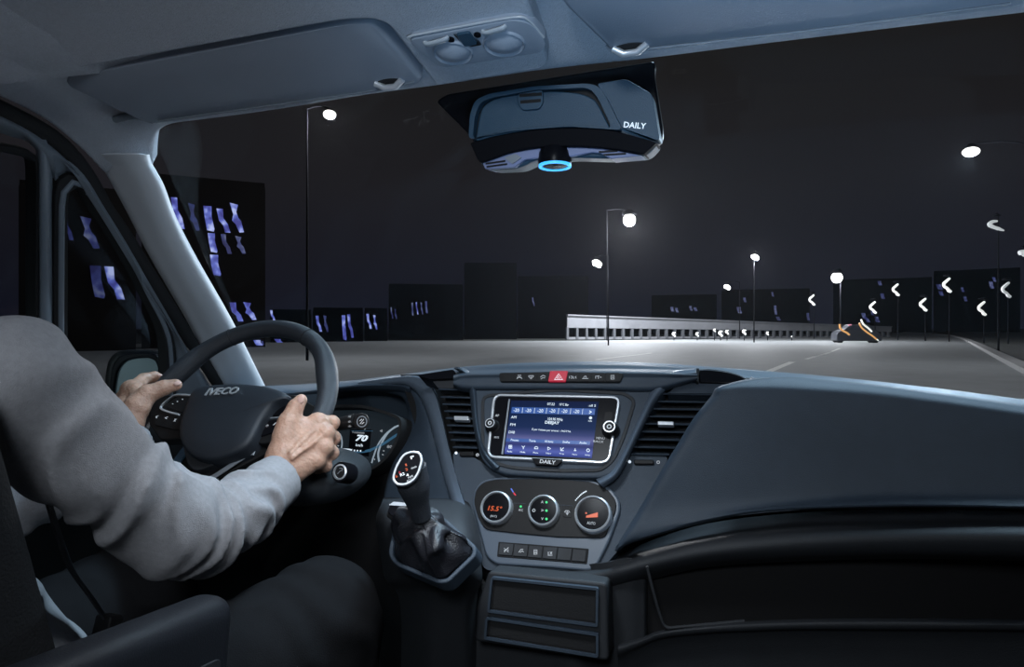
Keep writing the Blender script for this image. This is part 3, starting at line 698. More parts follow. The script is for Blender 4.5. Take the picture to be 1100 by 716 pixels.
# front frame member between seal and quarter window
fa = [(50, 152), (68, 168), (84, 186), (100, 212), (120, 244), (142, 280), (164, 316), (186, 350), (208, 386), (228, 420), (250, 455)]
fb = [(60, 194), (70, 187), (80, 187.5), (96, 202), (112, 228), (134, 263), (155, 302), (171, 333), (183, 360), (187.5, 390), (187, 440)]
def resample(p, n):
    q = np.array(crom(p, 8)); s = np.r_[0, np.cumsum(np.linalg.norm(np.diff(q, axis=0), axis=1))]; t = np.linspace(0, s[-1], n)
    return [tuple(np.interp(x, s, q[:, i]) for i in range(q.shape[1])) for x in t]
A1, B1 = resample(fa, 40), resample(fb, 40)
rows = [[DP(a[0] + (b[0] - a[0]) * f, a[1] + (b[1] - a[1]) * f, o) for f, o in ((-.05, -.03), (0, -.004), (.25, .006), (.6, -.002), (.85, -.010), (1, -.02))] for a, b in zip(A1[::2], B1[::2])]
grid('front_frame', rows, M['doorgrey'], door, nu=3, nv=2, solid=.006)
# top rail over both windows
ta = [(-120, 78), (-60, 96), (-20, 113), (10, 127), (36, 141), (56, 156)]; tb = [(-120, 118), (-60, 128), (-20, 137), (10, 146), (34, 156), (60, 195)]
A2, B2 = resample(ta, 24), resample(tb, 24)
rows = [[DP(a[0] + (b[0] - a[0]) * f, a[1] + (b[1] - a[1]) * f, o) for f, o in ((-.1, -.03), (0, -.004), (.3, .006), (.7, 0), (1, -.014))] for a, b in zip(A2, B2)]
grid('top_frame', rows, M['doorgrey'], door, nu=3, nv=2, solid=.006)
# post between the windows
rows = [[DP(x + dx, y, o) for x, o in ((39, -.02), (41.5, -.002), (46, .004), (52, .002), (56.5, -.014))] for (y, dx) in ((150, -2), (175, 0), (230, 0), (320, 1), (420, 1), (520, 2))]
grid('window_post', rows, M['doorgrey'], door, nu=3, nv=2, solid=.006)
# rubber edging of quarter window
qi = D(rpoly(qwin_px, .001) if False else qwin_px, -.02); qo = D(qo_px, -.01)
qi3 = resample(qi, 60); qo3 = resample(qo, 60)
edge_strip('window_seal', qo3, qi3, M['rubber'], door, -.03, -.004, bevel=.002)
tube('window_bead', [frd.P(u, v, -.006) for u, v in resample([( .5 * (a[0] + b[0]), .5 * (a[1] + b[1])) for a, b in zip(qo3, qi3)], 50)], .006, M['doorgrey'], door, n=8)
# window rail and door lower panel, dark
rows = [[DP(x, y, o) for x in (-260, -100, 40, 100, 180, 262)] for y, o in ((446, -.05), (447, .02), (470, .05), (560, .06), (760, .06))]
grid('door_panel', rows, M['black'], door, nu=3, nv=3, solid=.02)
# rear window rubber edge
edge_strip('window_seal', resample(D([(-160, 132), (-60, 142), (10, 156), (30, 160), (36, 166), (38.5, 180), (38.5, 300), (39, 520)], -.01), 50), resample(D([(-160, 140), (-60, 150), (6, 163), (24, 167), (29, 172), (31, 184), (31, 300), (31, 520)], -.02), 50), M['rubber'], door, -.03, -.002, bevel=.002)
# glass
def pane(name, px, n, m, fr): return plate(name, fr, fr.px(px, n), n - .004, n, m, smooth=False)
tag(pane('window_2', [(66, 470), (66, 205), (74, 197), (86, 204), (140, 292), (172, 352), (174, 470)], -.024, M['sideglass'], frd), 'small triangular driver door window in front', 'window', kind='structure')
tag(pane('window_3', [(-260, 470), (-260, 140), (26, 166), (31, 176), (33, 470)], -.024, M['sideglass'], frd), 'dark main driver door window', 'window', kind='structure')
# windscreen
wt = [RP(*p, off=-.006) + Vector((0, .012, 0)) for p in [(150, 132), (300, 113), (450, 91), (600, 73), (750, 56), (900, 38), (1120, 12), (1500, -40)]]
wb = [T(288, 424, 1.80), Vector((-.9, 1.62, H - .17)), Vector((-.6, 1.72, H - .165)), Vector((-.3, 1.76, H - .16)), Vector((0, 1.75, H - .16)), Vector((.3, 1.68, H - .165)), Vector((.62, 1.5, H - .17)), Vector((.8, 1.3, H - .17))]
wm = [(a + b) / 2 + Vector((0, .05, .04)) for a, b in zip(wt, wb)]
wm[0] = T(212, 268, 1.36) + Vector((0, .01, 0)); wt[0] = T(160, 140, 1.17)
tag(grid('window_1', [wt, wm, wb], M['glass'], nu=6, nv=8, solid=.005), 'clear curved windscreen of the cab', 'windscreen', kind='structure')
# cab floor
rows = [[Vector((x, y, H - .95)) for x in (-1.15, 0, .9)] for y in (-.6, .4, 1.4)]
tag(grid('floor', rows, M['black'], solid=.02, toward=(0, 0, 10), nu=2, nv=2), 'black cab floor', 'floor', kind='structure')

# outside mirror
mir = empty('door_mirror', DP(140, 430, -.1), 'outside rear view mirror with grey glass beyond the small door window', 'door mirror')
fm = Frame(T(150, 410, 1.55), Vector((.93, .36, 0)), Vector((.36, -.93, .05)))
shell = [(108, 460), (107, 405), (110, 388), (117, 378), (130, 375), (160, 375.5), (171, 378), (174, 386), (174, 420), (172, 460)]
plate('housing', fm, rpoly(fm.px(shell), .03), -.13, -.012, M['black'], mir, bevel=.02)
gl = [(122, 462), (124, 415), (127, 398), (134, 388), (146, 384.5), (160, 384), (168, 387), (171, 396), (172, 462)]
rim('bezel', fm, rpoly(fm.px([(118, 466), (119, 412), (122, 392), (130, 381), (146, 378.5), (163, 378.5), (171, 382), (174.5, 394), (175, 466)]), .012), rpoly(fm.px(gl), .012), -.02, .006, M['gloss'], mir, bevel=.003)
plate('mirror_glass', fm, rpoly(fm.px(gl), .012), -.012, .0, M['mirrorglass'], mir)
plate('turn_signal', fm, rpoly(fm.px([(128, 377), (160, 376.5), (168, 379), (160, 383), (136, 383)]), .01), -.01, .004, M['sideglass'], mir)
tube('arm', crom([fm.P(.04, -.10, -.06), fm.P(.14, -.13, -.05), DP(182, 440, -.03)], 5), .022, M['black'], mir)

# sun visors
def visor(label, px, fold, clip, arm_px, th=.016):
    r = empty('sun_visor', RP(*px[0], off=.02), label, 'sun visor')
    fr = Frame(ROOF_P, (1, 0, 0), -ROOF_N)
    uv = rpoly(fr.px(px, .028), .022, 6)
    plate('panel', fr, uv, .010, .024, M['visor'], r, bevel=.0, inset=((.992, .003), (.975, .0045)))
    c = fr.p1(*clip, .028)
    fc = Frame(fr.P(c[0], c[1], .026), fr.U, fr.N)
    plate('clip_recess', fc, circ(0, 0, .021, 24, .009), -.004, .0035, M['rubber'], r, bevel=.001)
    tube('clip', [fc.P(-.020, .004, .003), fc.P(-.008, -.002, .008), fc.P(.008, -.002, .008), fc.P(.020, .004, .003)], .0045, M['silver'], r, n=10)
    if arm_px:
        a = [RP(x, y, .012) for x, y in arm_px]; tube('hinge_arm', crom(a, 4), .006, M['doorgrey'], r, n=10)
    if fold: 
        tube('edge_seam', crom([RP(x, y, .0300) for x, y in fold], 6), .0014, M['doorgrey'], r, n=6)
    return r
visor('grey sun visor folded up over the driver', [(69, 92), (75, 82), (378, 24), (402, 24), (455, 86), (446, 93), (330, 108), (175, 132), (158, 133)], [(170, 130), (300, 112), (400, 97.5), (445, 88)], (419, 88.5), [(124, 128), (145, 124), (165, 129)])
visor('large grey sun visor folded up over the passenger seat', [(660, 58), (598, -2), (620, -40), (1280, -120), (1230, -30), (1090, 8), (880, 34), (680, 57)], [(672, 55), (850, 35), (1010, 14), (1085, 4)], (677, 51), None)
# recess shadow gap behind visor: raised padded roll of the roof lining
fr_roof = Frame(ROOF_P, (1, 0, 0), -ROOF_N)
vr = empty('roof_pad', RP(300, 30, 0), 'raised felt pad of the roof lining behind the driver sun visor', 'roof pad')
pad_uv = rpoly(fr_roof.px([(40, 88), (45, 74), (200, 42), (385, 12), (418, 16), (500, 92), (455, 96), (404, 18), (380, 17), (72, 78), (62, 90)], .0), .01)
plate('pad', fr_roof, rpoly(fr_roof.px([(48, 82), (64, 71), (370, 14), (414, 13), (470, 86), (480, 84), (592, 66), (560, -30), (640, -220), (100, -260), (-200, 0), (0, 62)], .022), .02), .002, .032, M['liner'], vr, bevel=.010)

# overhead console with two map lamps
oc = empty('overhead_console', RP(514, 44), 'grey overhead console with two round map reading lamps', 'overhead console')
fo = Frame(ROOF_P - ROOF_N * .0315, (1, 0, 0), -ROOF_N)
pl = rpoly(fo.px([(437, 40), (552, 17.5), (571, 22), (588, 43), (583, 53), (478, 70), (466, 66)], .006), .012, 6)
plate('housing', fo, pl, -.004, .007, M['visor'], oc, inset=((.985, .003), (.95, .0035)))
tube('edge_bead', crom([fo.P(*p, .008) for p in fo.px([(438.5, 41), (444, 38), (500, 27.5), (552, 18.5), (568, 22), (584, 40)], .008)], 4), .0013, M['maplamp'], oc, n=8)
for (x, y, a, b) in ((486.5, 56, 21, 8), (541.5, 46.5, 22.5, 10)):
    c = fo.p1(x, y, .01); e0 = fo.p1(x - a, y + 2.4, .01); rr = abs(c[0] - e0[0])
    fl = Frame(fo.P(c[0], c[1], .0102), fo.U, fo.N)
    lathe('lamp_ring', fl, [(rr, -.006), (rr, .001), (rr * .93, .003), (rr * .86, .0), (rr * .84, -.004)], M['visor'], oc, n=36, squash=.86)
    lathe('lamp_bowl', fl, [(rr * .84, -.003), (rr * .83, .0005), (rr * .6, .0045), (rr * .3, .007), (rr * .05, .008)], M['visor'], oc, n=36, squash=.8)
for (x, y) in ((469, 43), (531, 31)):
    c = fo.p1(x, y, .012)
    a = fo.p1(x - 12, y + 2.8, .012); b = fo.p1(x + 12, y - 2.8, .012)
    tube('rocker_switch', crom([fo.P(a[0], a[1], .012), fo.P(a[0] + .004, a[1], .0145), fo.P(b[0] - .004, b[1], .0145), fo.P(b[0], b[1], .012)], 3), .0050, M['maplamp'], oc, n=10, flat=(.9, .5))
for (x, y) in ((484.5, 41.5), (513, 36.5)):
    c = fo.p1(x, y, .01); lathe('push_button', Frame(fo.P(c[0], c[1], .010), fo.U, fo.N), [(.0042, -.002), (.0042, .002), (.003, .003)], M['gloss'], oc, n=18)
plate('centre_switch', fo, rpoly(fo.px([(490, 36.5), (504, 34), (513, 47), (499, 49.5)], .012), .003), .006, .0135, M['pod'], oc, bevel=.001)
plate('switch_recess', fo, rpoly(fo.px([(486, 35.5), (507, 32), (518, 48), (500, 51)], .01), .003), .006, .0105, M['black'], oc)

# light night haze over the road
hz = bpy.data.materials.new('night_haze'); hz.use_nodes = True
n = hz.node_tree.nodes; n.clear(); o_ = n.new('ShaderNodeOutputMaterial'); vs = n.new('ShaderNodeVolumeScatter'); vs.inputs['Density'].default_value = .00005; vs.inputs['Color'].default_value = (.95, .96, 1, 1); vs.inputs['Anisotropy'].default_value = .7
hz.node_tree.links.new(vs.outputs[0], o_.inputs['Volume'])
frh = Frame((0, 0, 0), (1, 0, 0), (0, 0, 1)); v, f = box_raw(frh, -220, 260, 12, 420, .3, 45)
HZ = tag(mk('night_haze', v, f, hz, smooth=False), 'thin night haze hanging over the road', 'haze', kind='stuff')
# ================================================================== SENSOR POD AT THE TOP OF THE WINDSCREEN
fp = Frame(T(590, 130, .88), (1, 0, 0), (0, -1, -.12))
pod = empty('camera_pod', fp.O, 'dark blue camera pod with a glowing cyan ring hanging at the windscreen top', 'camera pod')
plate('base_plate', fp, rpoly(fp.px([(466, 108), (478, 100), (704, 64), (702, 78), (711.5, 138), (711, 150), (700, 160), (560, 170), (512, 158), (500, 142)], -.05), .008), -.075, -.055, M['gloss'], pod, bevel=.003)
out = [(504, 148), (505, 124), (510, 108), (524, 101.5), (575, 93.5), (632, 90), (644, 93), (651, 103), (667, 136), (707, 152), (694, 166), (656, 169), (612, 168), (574, 170), (553, 180), (520, 181.5), (511, 172)]
ob = rpoly(fp.px(out, 0), .008)
plate('housing', fp, ob, -.06, -.012, M['pod'], pod, bevel=.004)
side = [(652, 100), (668, 92), (690, 110), (709, 150), (706, 154), (669, 137)]
plate('side_cover', fp, rpoly(fp.px([(640, 89), (672, 84), (700, 100), (708.5, 151), (668, 137), (650, 104)], -.01), .006), -.055, -.014, M['pod'], pod, bevel=.003)
ro = rpoly(fp.px([(504, 150), (505.5, 124), (511, 108), (526, 101), (575, 93), (632, 90), (643, 93), (650, 102), (669, 140), (610, 136), (550, 141)], 0), .008)
ri = rpoly(fp.px([(508.5, 150), (511, 124), (517, 110), (530, 105), (577, 97), (628, 94.5), (636, 97), (643, 106), (658, 138), (610, 134), (550, 139)], 0), .008)
rim('rim', fp, ro, ri, -.03, .003, M['pod'], pod, bevel=.002)
plate('recess', fp, rpoly(fp.px([(508, 150), (511, 122), (518, 109), (530, 104), (577, 96), (628, 93), (637, 96), (644, 106), (659, 139), (610, 135), (550, 140)], 0), .006), -.03, -.010, M['black'], pod)
face = crom([(510.5, 151), (516, 121), (524, 110), (540, 104), (584, 98), (618, 99.5), (635, 105), (643, 114), (656, 139.5)], 4) + crom([(656, 139.5), (632, 137.2), (608, 137), (580, 138.5), (550, 142.5), (528, 147), (510.5, 152)], 4)[1:-1]
plate('face_panel', fp, fp.px(face, 0), -.02, -.001, M['pod'], pod, bevel=.0015)
chin = crom([(506, 154), (528, 148), (550, 143.5), (580, 139.5), (608, 138), (632, 138.3), (660, 141), (706, 153)], 4) + crom([(692, 166), (670, 162), (640, 158.5), (612, 157.5), (580, 158.5), (552, 163), (520, 174), (514, 172)], 4)
plate('chin_band', fp, fp.px(chin, 0), -.05, .004, M['piano'], pod, bevel=.003)
low = crom([(518, 175), (534, 168), (552, 163.5), (580, 159), (612, 158), (640, 159), (665, 162), (690, 167)], 3) + [(656, 170.5), (645, 164.5), (636, 163.5), (614, 168), (574, 170), (563, 171.5), (553, 179.5), (521, 181.5)]
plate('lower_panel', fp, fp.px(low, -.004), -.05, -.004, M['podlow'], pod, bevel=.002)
plate('window_panel', fp, rpoly(fp.px([(541, 169), (553, 165), (560, 169), (550, 176)], 0), .002), -.01, -.001, M['silver_dim'], pod)
for pts in ([(521, 175.5), (542, 172.5)], [(522, 178.8), (544, 175.8)], [(643, 163), (663, 161.6)], [(648, 166), (672, 164.6)]):
    v, f = strip_raw(fp, fp.px(pts, 0), .0022, -.004, -.0022); mk('vent_slot', v, f, M['black'], pod, smooth=False)
fcam = Frame(fp.P(*fp.p1(593.8, 163, .0), -.012), (1, 0, 0), (0, -.02, -1))
rc = .0215
lathe('camera_barrel', fcam, [(rc * .9, -.006), (rc * 1.02, .0), (rc * 1.08, .010), (rc * 1.03, .017), (rc * .6, .018)], M['gloss'], pod, n=40)
lathe('light_ring', fcam, [(rc * 1.04, .0165), (rc * 1.04, .0195), (rc * .86, .0195), (rc * .86, .0165)], M['cyan'], pod, n=48)
lathe('lens', fcam, [(rc * .8, .017), (rc * .75, .0185), (rc * .4, .020), (rc * .05, .0205)], M['gloss'], pod, n=32)
clipo = rpoly(fp.px([(557, 101), (557, 112), (562, 119), (580, 117.5), (584.5, 110), (583.5, 97)], 0), .004)
plate('release_tab', fp, clipo, -.01, .004, M['pod'], pod, bevel=.001)
for (x0, x1, y) in ((559, 583, 102.5), (560, 582, 109.5)):
    v, f = strip_raw(fp, fp.px([(x0, y + .8), (x1, y - .9)], 0), .0042, .003, .0048); mk('tab_slot', v, f, M['black'], pod, smooth=False)
ptext('DAILY', fp, 682, 134.5, 24, 6.2, -.0125, M['whitelit'], pod, rot=-.17, bold=.012)

# ================================================================== DASHBOARD
dash = empty('dashboard', (-.3, 1.1, H - .9), 'dark blue grey cab dashboard with vents, buttons and passenger panel', 'dashboard')
# stack frame: plane of the centre console face
PHI = R(31)
fs_ = Frame(T(594, 459, 1.13), (1, 0, 0), (0, -math.cos(PHI), math.sin(PHI)))
def SP(x, y, n=0.0): return PP(x, y, fs_.O + fs_.N * n, fs_.N)
# far top surface along the windscreen
def to_door(r_):
    d_ = r_[-1] - r_[-2]; return r_[-1] + d_ * max(.2, (.585 - r_[-1].x) / max(d_.x, .01))
xs = [250, 300, 373, 418, 440, 488, 547, 600, 647, 700, 752, 850, 960, 1100, 1250]
ys = [419, 415.5, 410, 404.5, 402, 395.8, 391.8, 390.3, 390, 391.5, 394.8, 402.5, 413.5, 431, 452]
Yc = [1.40, 1.40, 1.40, 1.38, 1.37, 1.34, 1.32, 1.31, 1.31, 1.31, 1.30, 1.28, 1.25, 1.21, 1.17]
rows = []
r0 = [PY(x, y, Y) for x, y, Y in zip(xs, ys, Yc)]
rows.append([p + Vector((0, .42, -.10)) for p in r0]); rows.append([p + Vector((0, .20, -.022)) for p in r0]); rows.append([p + Vector((0, .05, 0)) for p in r0]); rows.append(r0)
rows.append([PY(x, y + 5, Y - .035) for x, y, Y in zip(xs, ys, Yc)]); rows.append([PY(x, y + 12, Y - .05) for x, y, Y in zip(xs, ys, Yc)]); rows.append([PY(x, y + 60, Y + .02) for x, y, Y in zip(xs, ys, Yc)])
for r_ in rows: r_.append(to_door(r_))
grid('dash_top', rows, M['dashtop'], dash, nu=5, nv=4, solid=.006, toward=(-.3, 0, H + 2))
# main body behind the stack
rows = []
for y, off in ((404, -.13), (430, -.085), (470, -.065), (510, -.045), (560, -.05), (600, -.06), (660, -.07), (740, -.08), (860, -.08)):
    rows.append([SP(x, y, off) if y < 640 else PY(x, y, .97 - .0002 * (y - 660) + (.03 if x > 640 else .0)) for x in ((500, 540, 600, 660, 720, 790) if y < 540 else (500, 540, 590, 620, 650, 685))])
grid('centre_body', rows, M['dash_dark'], dash, nu=4, nv=4, solid=.01)

plate('backing', fs_, fs_.px([(430, 402), (525, 402), (530, 530), (468, 530)], -.1), -.12, -.10, M['black'], dash, smooth=False)
# hood over the console with the switch bar
hx = [487, 500, 545, 600, 650, 700, 735, 749]
def hood_row(ylist, n=None, Y=None): return [(SP(x, y, n) if n is not None else PY(x, y, Y)) for x, y in zip(hx, ylist)]
rows = [hood_row([396.5, 394.5, 391.8, 390.7, 390.4, 391.6, 393.8, 395.2], Y=1.27), hood_row([397.5, 395.8, 393.2, 391.8, 391.5, 392.8, 395, 396.6], Y=1.235),
        hood_row([400, 398.5, 396.8, 395.8, 395.5, 396.5, 398, 399], Y=1.205), hood_row([404, 401, 400, 399.2, 399, 399.6, 401, 402], n=.016), hood_row([409, 407, 406, 405.5, 405.5, 406, 405.5, 404.8], n=.014),
        hood_row([413, 415.5, 416, 416, 416.5, 417, 410, 407], n=.010), hood_row([415, 421, 421, 421, 421.5, 423, 413, 409], n=-.01)]
grid('console_hood', rows, M['dash'], dash, nu=4, nv=4, solid=.006)
# shield: face plate of the console
sh = [(508, 412), (600, 410), (700, 412), (716, 413), (700, 436), (688, 458), (678, 480), (666, 503), (650, 513), (600, 512.5), (540, 509), (522, 500), (514, 486), (510, 450)]
plate('console_face', fs_, rpoly(fs_.px(sh, 0), .03), -.05, 0, M['dash'], dash, bevel=.006)
# dark lower recess of the shield around the screen
sd = [(517, 424), (600, 417), (672, 421), (684, 430), (672, 470), (660, 496), (646, 507), (600, 507.5), (548, 504), (526, 497), (517, 482)]
rim('console_groove', fs_, rpoly(fs_.px(sd, .0), .02), offset_poly(rpoly(fs_.px(sd, .0), .02), -.006), -.002, .0025, M['dash_dark'], dash, bevel=.001)
# ribs beside the face; light on the right one is put into its paler trim
def rib(name, L, Rr, m, n=.004, **k):
    a, b = resample(L, 24), resample(Rr, 24); rows = []
    for p, q in zip(a, b):
        rows.append([SP(p[0] + (q[0] - p[0]) * f, p[1] + (q[1] - p[1]) * f, h) for f, h in ((-.03, -.05), (0, -.008), (.2, n), (.5, n + .006), (.8, n), (1, -.01), (1.02, -.06))])
    return grid(name, rows, m, dash, nu=3, nv=2, solid=.004, **k)
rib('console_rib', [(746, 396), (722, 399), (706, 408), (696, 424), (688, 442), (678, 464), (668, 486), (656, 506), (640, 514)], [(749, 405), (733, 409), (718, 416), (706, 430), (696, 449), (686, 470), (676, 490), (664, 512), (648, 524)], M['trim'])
rib('console_rib', [(488, 396), (492, 398), (498, 404), (504, 420), (507, 446), (511, 470), (518, 490), (530, 505)], [(497, 395), (503, 398), (510, 408), (513, 424), (514, 446), (518, 470), (526, 487), (538, 499)], M['dash'])
# bridge panel between shield and climate unit
br = [(486, 484), (512, 492), (530, 506), (560, 510), (640, 514), (662, 506), (672, 490), (674, 489), (719, 489), (700, 530), (672, 582), (640, 618), (520, 612), (506, 575), (490, 520)]
plate('bridge_panel', fs_, rpoly(fs_.px(br, -.02), .012), -.06, -.020, M['dash'], dash)

# switch bar
def Shood(x, y): return fs_.px([(x, y)], .016)[0]
fb_ = Frame(SP(603, 404.5, .0185), (1, 0, 0), (0, -math.cos(R(24)), math.sin(R(24))))
plate('switch_bar', fb_, rpoly(fb_.px([(536.5, 400.5), (600, 399.2), (670, 401), (666, 410.5), (600, 410.2), (537, 410)]), .004), -.012, .0015, M['black'], dash, bevel=.001)
xs_ = [539, 552, 564, 577, 589.5, 609, 622, 635.5, 650, 666]
for i in range(9):
    a, b = xs_[i] + .5, xs_[i + 1] - .5
    if i == 4:
        q = plate('hazard_button', fb_, rpoly(fb_.px([(591.5, 399), (610.5, 399), (608, 410.3), (589.3, 410.3)]), .0012), -.002, .0042, M['red'], dash, bevel=.0006); tag(q, 'red hazard warning button')
        for (p, ww) in (([(595.6, 407.5), (604.4, 407.5), (600.3, 401.3)], .0011), ([(598.4, 406.1), (602, 406.1), (600.3, 403.6)], .0007)):
            v, f = strip_raw(fb_, fb_.px(p, .0042), ww, .004, .0048, closed=True); mk('triangle_mark', v, f, M['whitelit'], q, smooth=False)
    else:
        q = plate('switch_button', fb_, rpoly(fb_.px([(a, 400.6), (b, 400.6), (b, 409.6), (a, 409.6)]), .0012), -.002, .0026, M['black'], dash, bevel=.0005)
        cx_ = (a + b) / 2
        icons = {1: [[(-3, 2), (0, -1), (3, 2)], [(-2, -2.4), (2, -2.4)], [(-2.5, 0), (2.5, .3)]], 2: [[(-3, -1.5), (0, 2.2), (3, -1.5)], [(-2.6, -2), (2.6, -2)], [(0, -1), (0, 1)]], 3: [[(-3, 0), (0, -2.5), (3, -1)], [(-2.5, 2.5), (0, .4), (2.5, 1)]], 5: [[(-4, -1.3), (-4, 1.4)], [(-2.6, -1.3), (-1, -1.3), (-1, 1.3), (-2.6, 1.3)], [(.4, -1.2), (.4, 1.4), (1.6, 1.4)], [(3.6, -1.3), (2.6, 0), (3.8, 1.4)]], 6: [[(-3.5, 1.6), (3.4, 1.6)], [(-2, .8), (-.6, -1.4), (1, -1.4), (1, .8)]], 7: [[(-3, 1.6), (-3, -1.4), (-.4, -1.4)], [(0, 1.8), (0, -1.8), (1.4, -1.8)], [(1.6, 0), (3.6, 0)]], 8: [[(-1.8, 2.4), (-1.8, -2.4), (1.8, -2.4), (1.8, 2.4), (-1.8, 2.4)], [(-.7, .6), (.8, .6)], [(-.7, -1), (.8, -1)]]}
        if i in icons:
            parts = [strip_raw(fb_, fb_.px([(cx_ + x * .95, 405 + y * .85) for x, y in p], .0026), .0009, .0024, .0031) for p in icons[i]]
            v, f = merge_parts(parts); mk('symbol', v, f, M['white'], q, smooth=False)

# air vents of the console
def vent(name, label, L, Rr, ys, tab, n=-.012, extra=None):
    r = empty(name, SP(*L[-1], -.05), label, 'air vent'); r.name = name
    pts = L + Rr[::-1]
    plate('vent_housing', fs_, fs_.px(pts, -.03), -.075, -.045, M['rubber'], r)
    lx = lambda y: np.interp(y, [p[1] for p in L], [p[0] for p in L]); rx = lambda y: np.interp(y, [p[1] for p in Rr], [p[0] for p in Rr])
    for y in ys:
        a, b = SP(lx(y) - .5, y - .6, -.014), SP(rx(y) + .5, y + .3, -.014)
        d = Vector((0, .036, -.004)); up = Vector((0, -.0005, .0016))
        V = [a - up, b - up, b + up, a + up, a + d - up * 1.4, b + d - up * 1.4, b + d + up * 1.4, a + d + up * 1.4]
        mk('slat', V, [(0, 1, 2, 3), (7, 6, 5, 4), (0, 4, 5, 1), (1, 5, 6, 2), (2, 6, 7, 3), (3, 7, 4, 0)], M['dash'], r, bevel=.0008)
    for f in (.2, .42, .64, .84):
        v = [SP(lx(y) + (rx(y) - lx(y)) * f, y, -.046) for y in (ys[0], ys[len(ys) // 2], ys[-1])]
        tube('guide_vane', v, .0016, M['rubber'], r, n=6)
    t = rpoly(fs_.px([(tab[0], tab[2]), (tab[1], tab[2] + .5), (tab[1], tab[3] + .4), (tab[0], tab[3])], -.008), .0015)
    plate('tab', fs_, t, -.018, -.006, M['silver'], r, bevel=.001)
    return r
vl = vent('air_vent', 'narrow air vent left of the touchscreen with a silver tab', [(457, 404), (470, 414), (476, 436), (482, 464), (488, 486)], [(489, 399), (503, 409), (507, 436), (510.5, 464), (512.5, 486)], [418.5, 426.8, 434.5, 442, 449.6, 457.3, 465, 473, 480.8], (488, 503.5, 446.8, 451.2))
vr_ = vent('air_vent', 'wide slanted air vent right of the touchscreen with a silver tab', [(722, 411), (709, 422), (696, 446), (684, 470), (674, 490)], [(782, 411), (768, 422), (750, 446), (733, 470), (717, 490)], [423.4, 431.6, 439.6, 447.6, 455.6, 464, 472.4, 480.6, 488], (706.5, 724, 452.4, 456.4))
for (x0, x1, y, dot, ring_) in ((493.5, 509, 486.8, (489.7, 486), (512.6, 488)), (681, 702.5, 495.6, (676.3, 495.4), (707, 496))):
    q = rpoly(fs_.px([(x0, y - 2.4), (x1, y - 2.2), (x1, y + 3), (x0, y + 2.8)], -.015), .0035)
    w_ = plate('thumb_wheel', fs_, q, -.03, -.014, M['black'], dash, bevel=.002)
    u, v = fs_.p1(*dot, -.018); plate('dot_mark', fs_, circ(u, v, .0024, 16), -.021, -.0186, M['whitelit'], dash)
    u, v = fs_.p1(*ring_, -.018); rim('ring_mark', fs_, circ(u, v, .0027, 16), circ(u, v, .0018, 16), -.021, -.0186, M['white'], dash)
# vent hood trims
plate('vent_cap', fs_, rpoly(fs_.px([(447, 401.5), (486, 395.5), (489, 400), (486, 405), (462, 406), (455, 404.5)], .0), .004), -.05, -.004, M['gloss'], dash, bevel=.003)
g_ = crom([(750.5, 397.5), (760, 396.8), (776, 398.3), (790, 401.5), (801, 406), (804, 408.5)], 3) + [(792, 411), (752, 410)]
plate('vent_cap', fs_, fs_.px(g_, -.005), -.05, -.006, M['gloss'], dash, bevel=.003)
tube('cap_bead', crom([SP(x, y, .000) for x, y in ((751, 397), (762, 396.6), (778, 398.6), (792, 402.2), (803, 407.5))], 4), .0012, M['silver_dim'], dash, n=6)
plate('cap_slot', fs_, fs_.px([(748.3, 395.5), (751, 395.8), (750, 410), (747.3, 409)], .0), -.03, .001, M['rubber'], dash)
plate('vent_brow', fs_, rpoly(fs_.px([(733, 411), (784, 411), (772, 422), (716, 422)], -.01), .003), -.04, -.011, M['dash'], dash, bevel=.002)
plate('vent_brow', fs_, rpoly(fs_.px([(463, 407), (497, 406), (504, 416), (470, 416)], -.01), .003), -.04, -.013, M['dash_dark'], dash, bevel=.002)

# driver side pod: edge strip, face, instrument hood
Lp = [(385, 405), (425, 404), (441, 405), (452, 409), (462, 422), (470, 446), (478, 480), (488, 520), (500, 560), (507, 578)]
So = [(385, 410), (425, 404.5), (445, 403.5), (458, 408), (468, 422), (475, 446), (483, 480), (493, 518), (504, 556), (511, 578)]
Si = [(385, 416), (425, 413), (438, 415), (448, 422), (456, 436), (463, 458), (470, 485), (479, 520), (492, 558), (506, 579)]
Yo = [1.30, 1.27, 1.235, 1.20, 1.16, 1.13, 1.09, 1.04, .99, .965]
a, b, yy = resample(So, 30), resample(Si, 30), np.interp(np.linspace(0, 1, 30), np.linspace(0, 1, 10), Yo)
rows = [[PY(p[0] + (q[0] - p[0]) * f, p[1] + (q[1] - p[1]) * f, Y + h) for f, h in ((-.02, .09), (0, .004), (.3, -.008), (.7, -.010), (1, 0), (1.0, .03))] for p, q, Y in zip(a, b, yy)]
grid('pod_edge', rows, M['trim'], dash, nu=3, nv=2, solid=.004)
# pod face from the strip to the binnacle opening and down
Fi = [(385, 417), (422, 423.5), (433, 428), (438, 440), (438, 458), (434, 474), (425, 490), (415, 520), (410, 560), (412, 600)]
a2, b2 = resample(Si, 30), resample(Fi, 30)
rows = [[PY(p[0] + (q[0] - p[0]) * f, p[1] + (q[1] - p[1]) * f, Y + h) for f, h in ((-.05, .012), (.15, .006), (.5, .012), (.9, .02), (1, .035), (1.0, .09))] for p, q, Y in zip(a2, b2, yy)]
grid('pod_face', rows, M['dash'], dash, nu=3, nv=2, solid=.004)
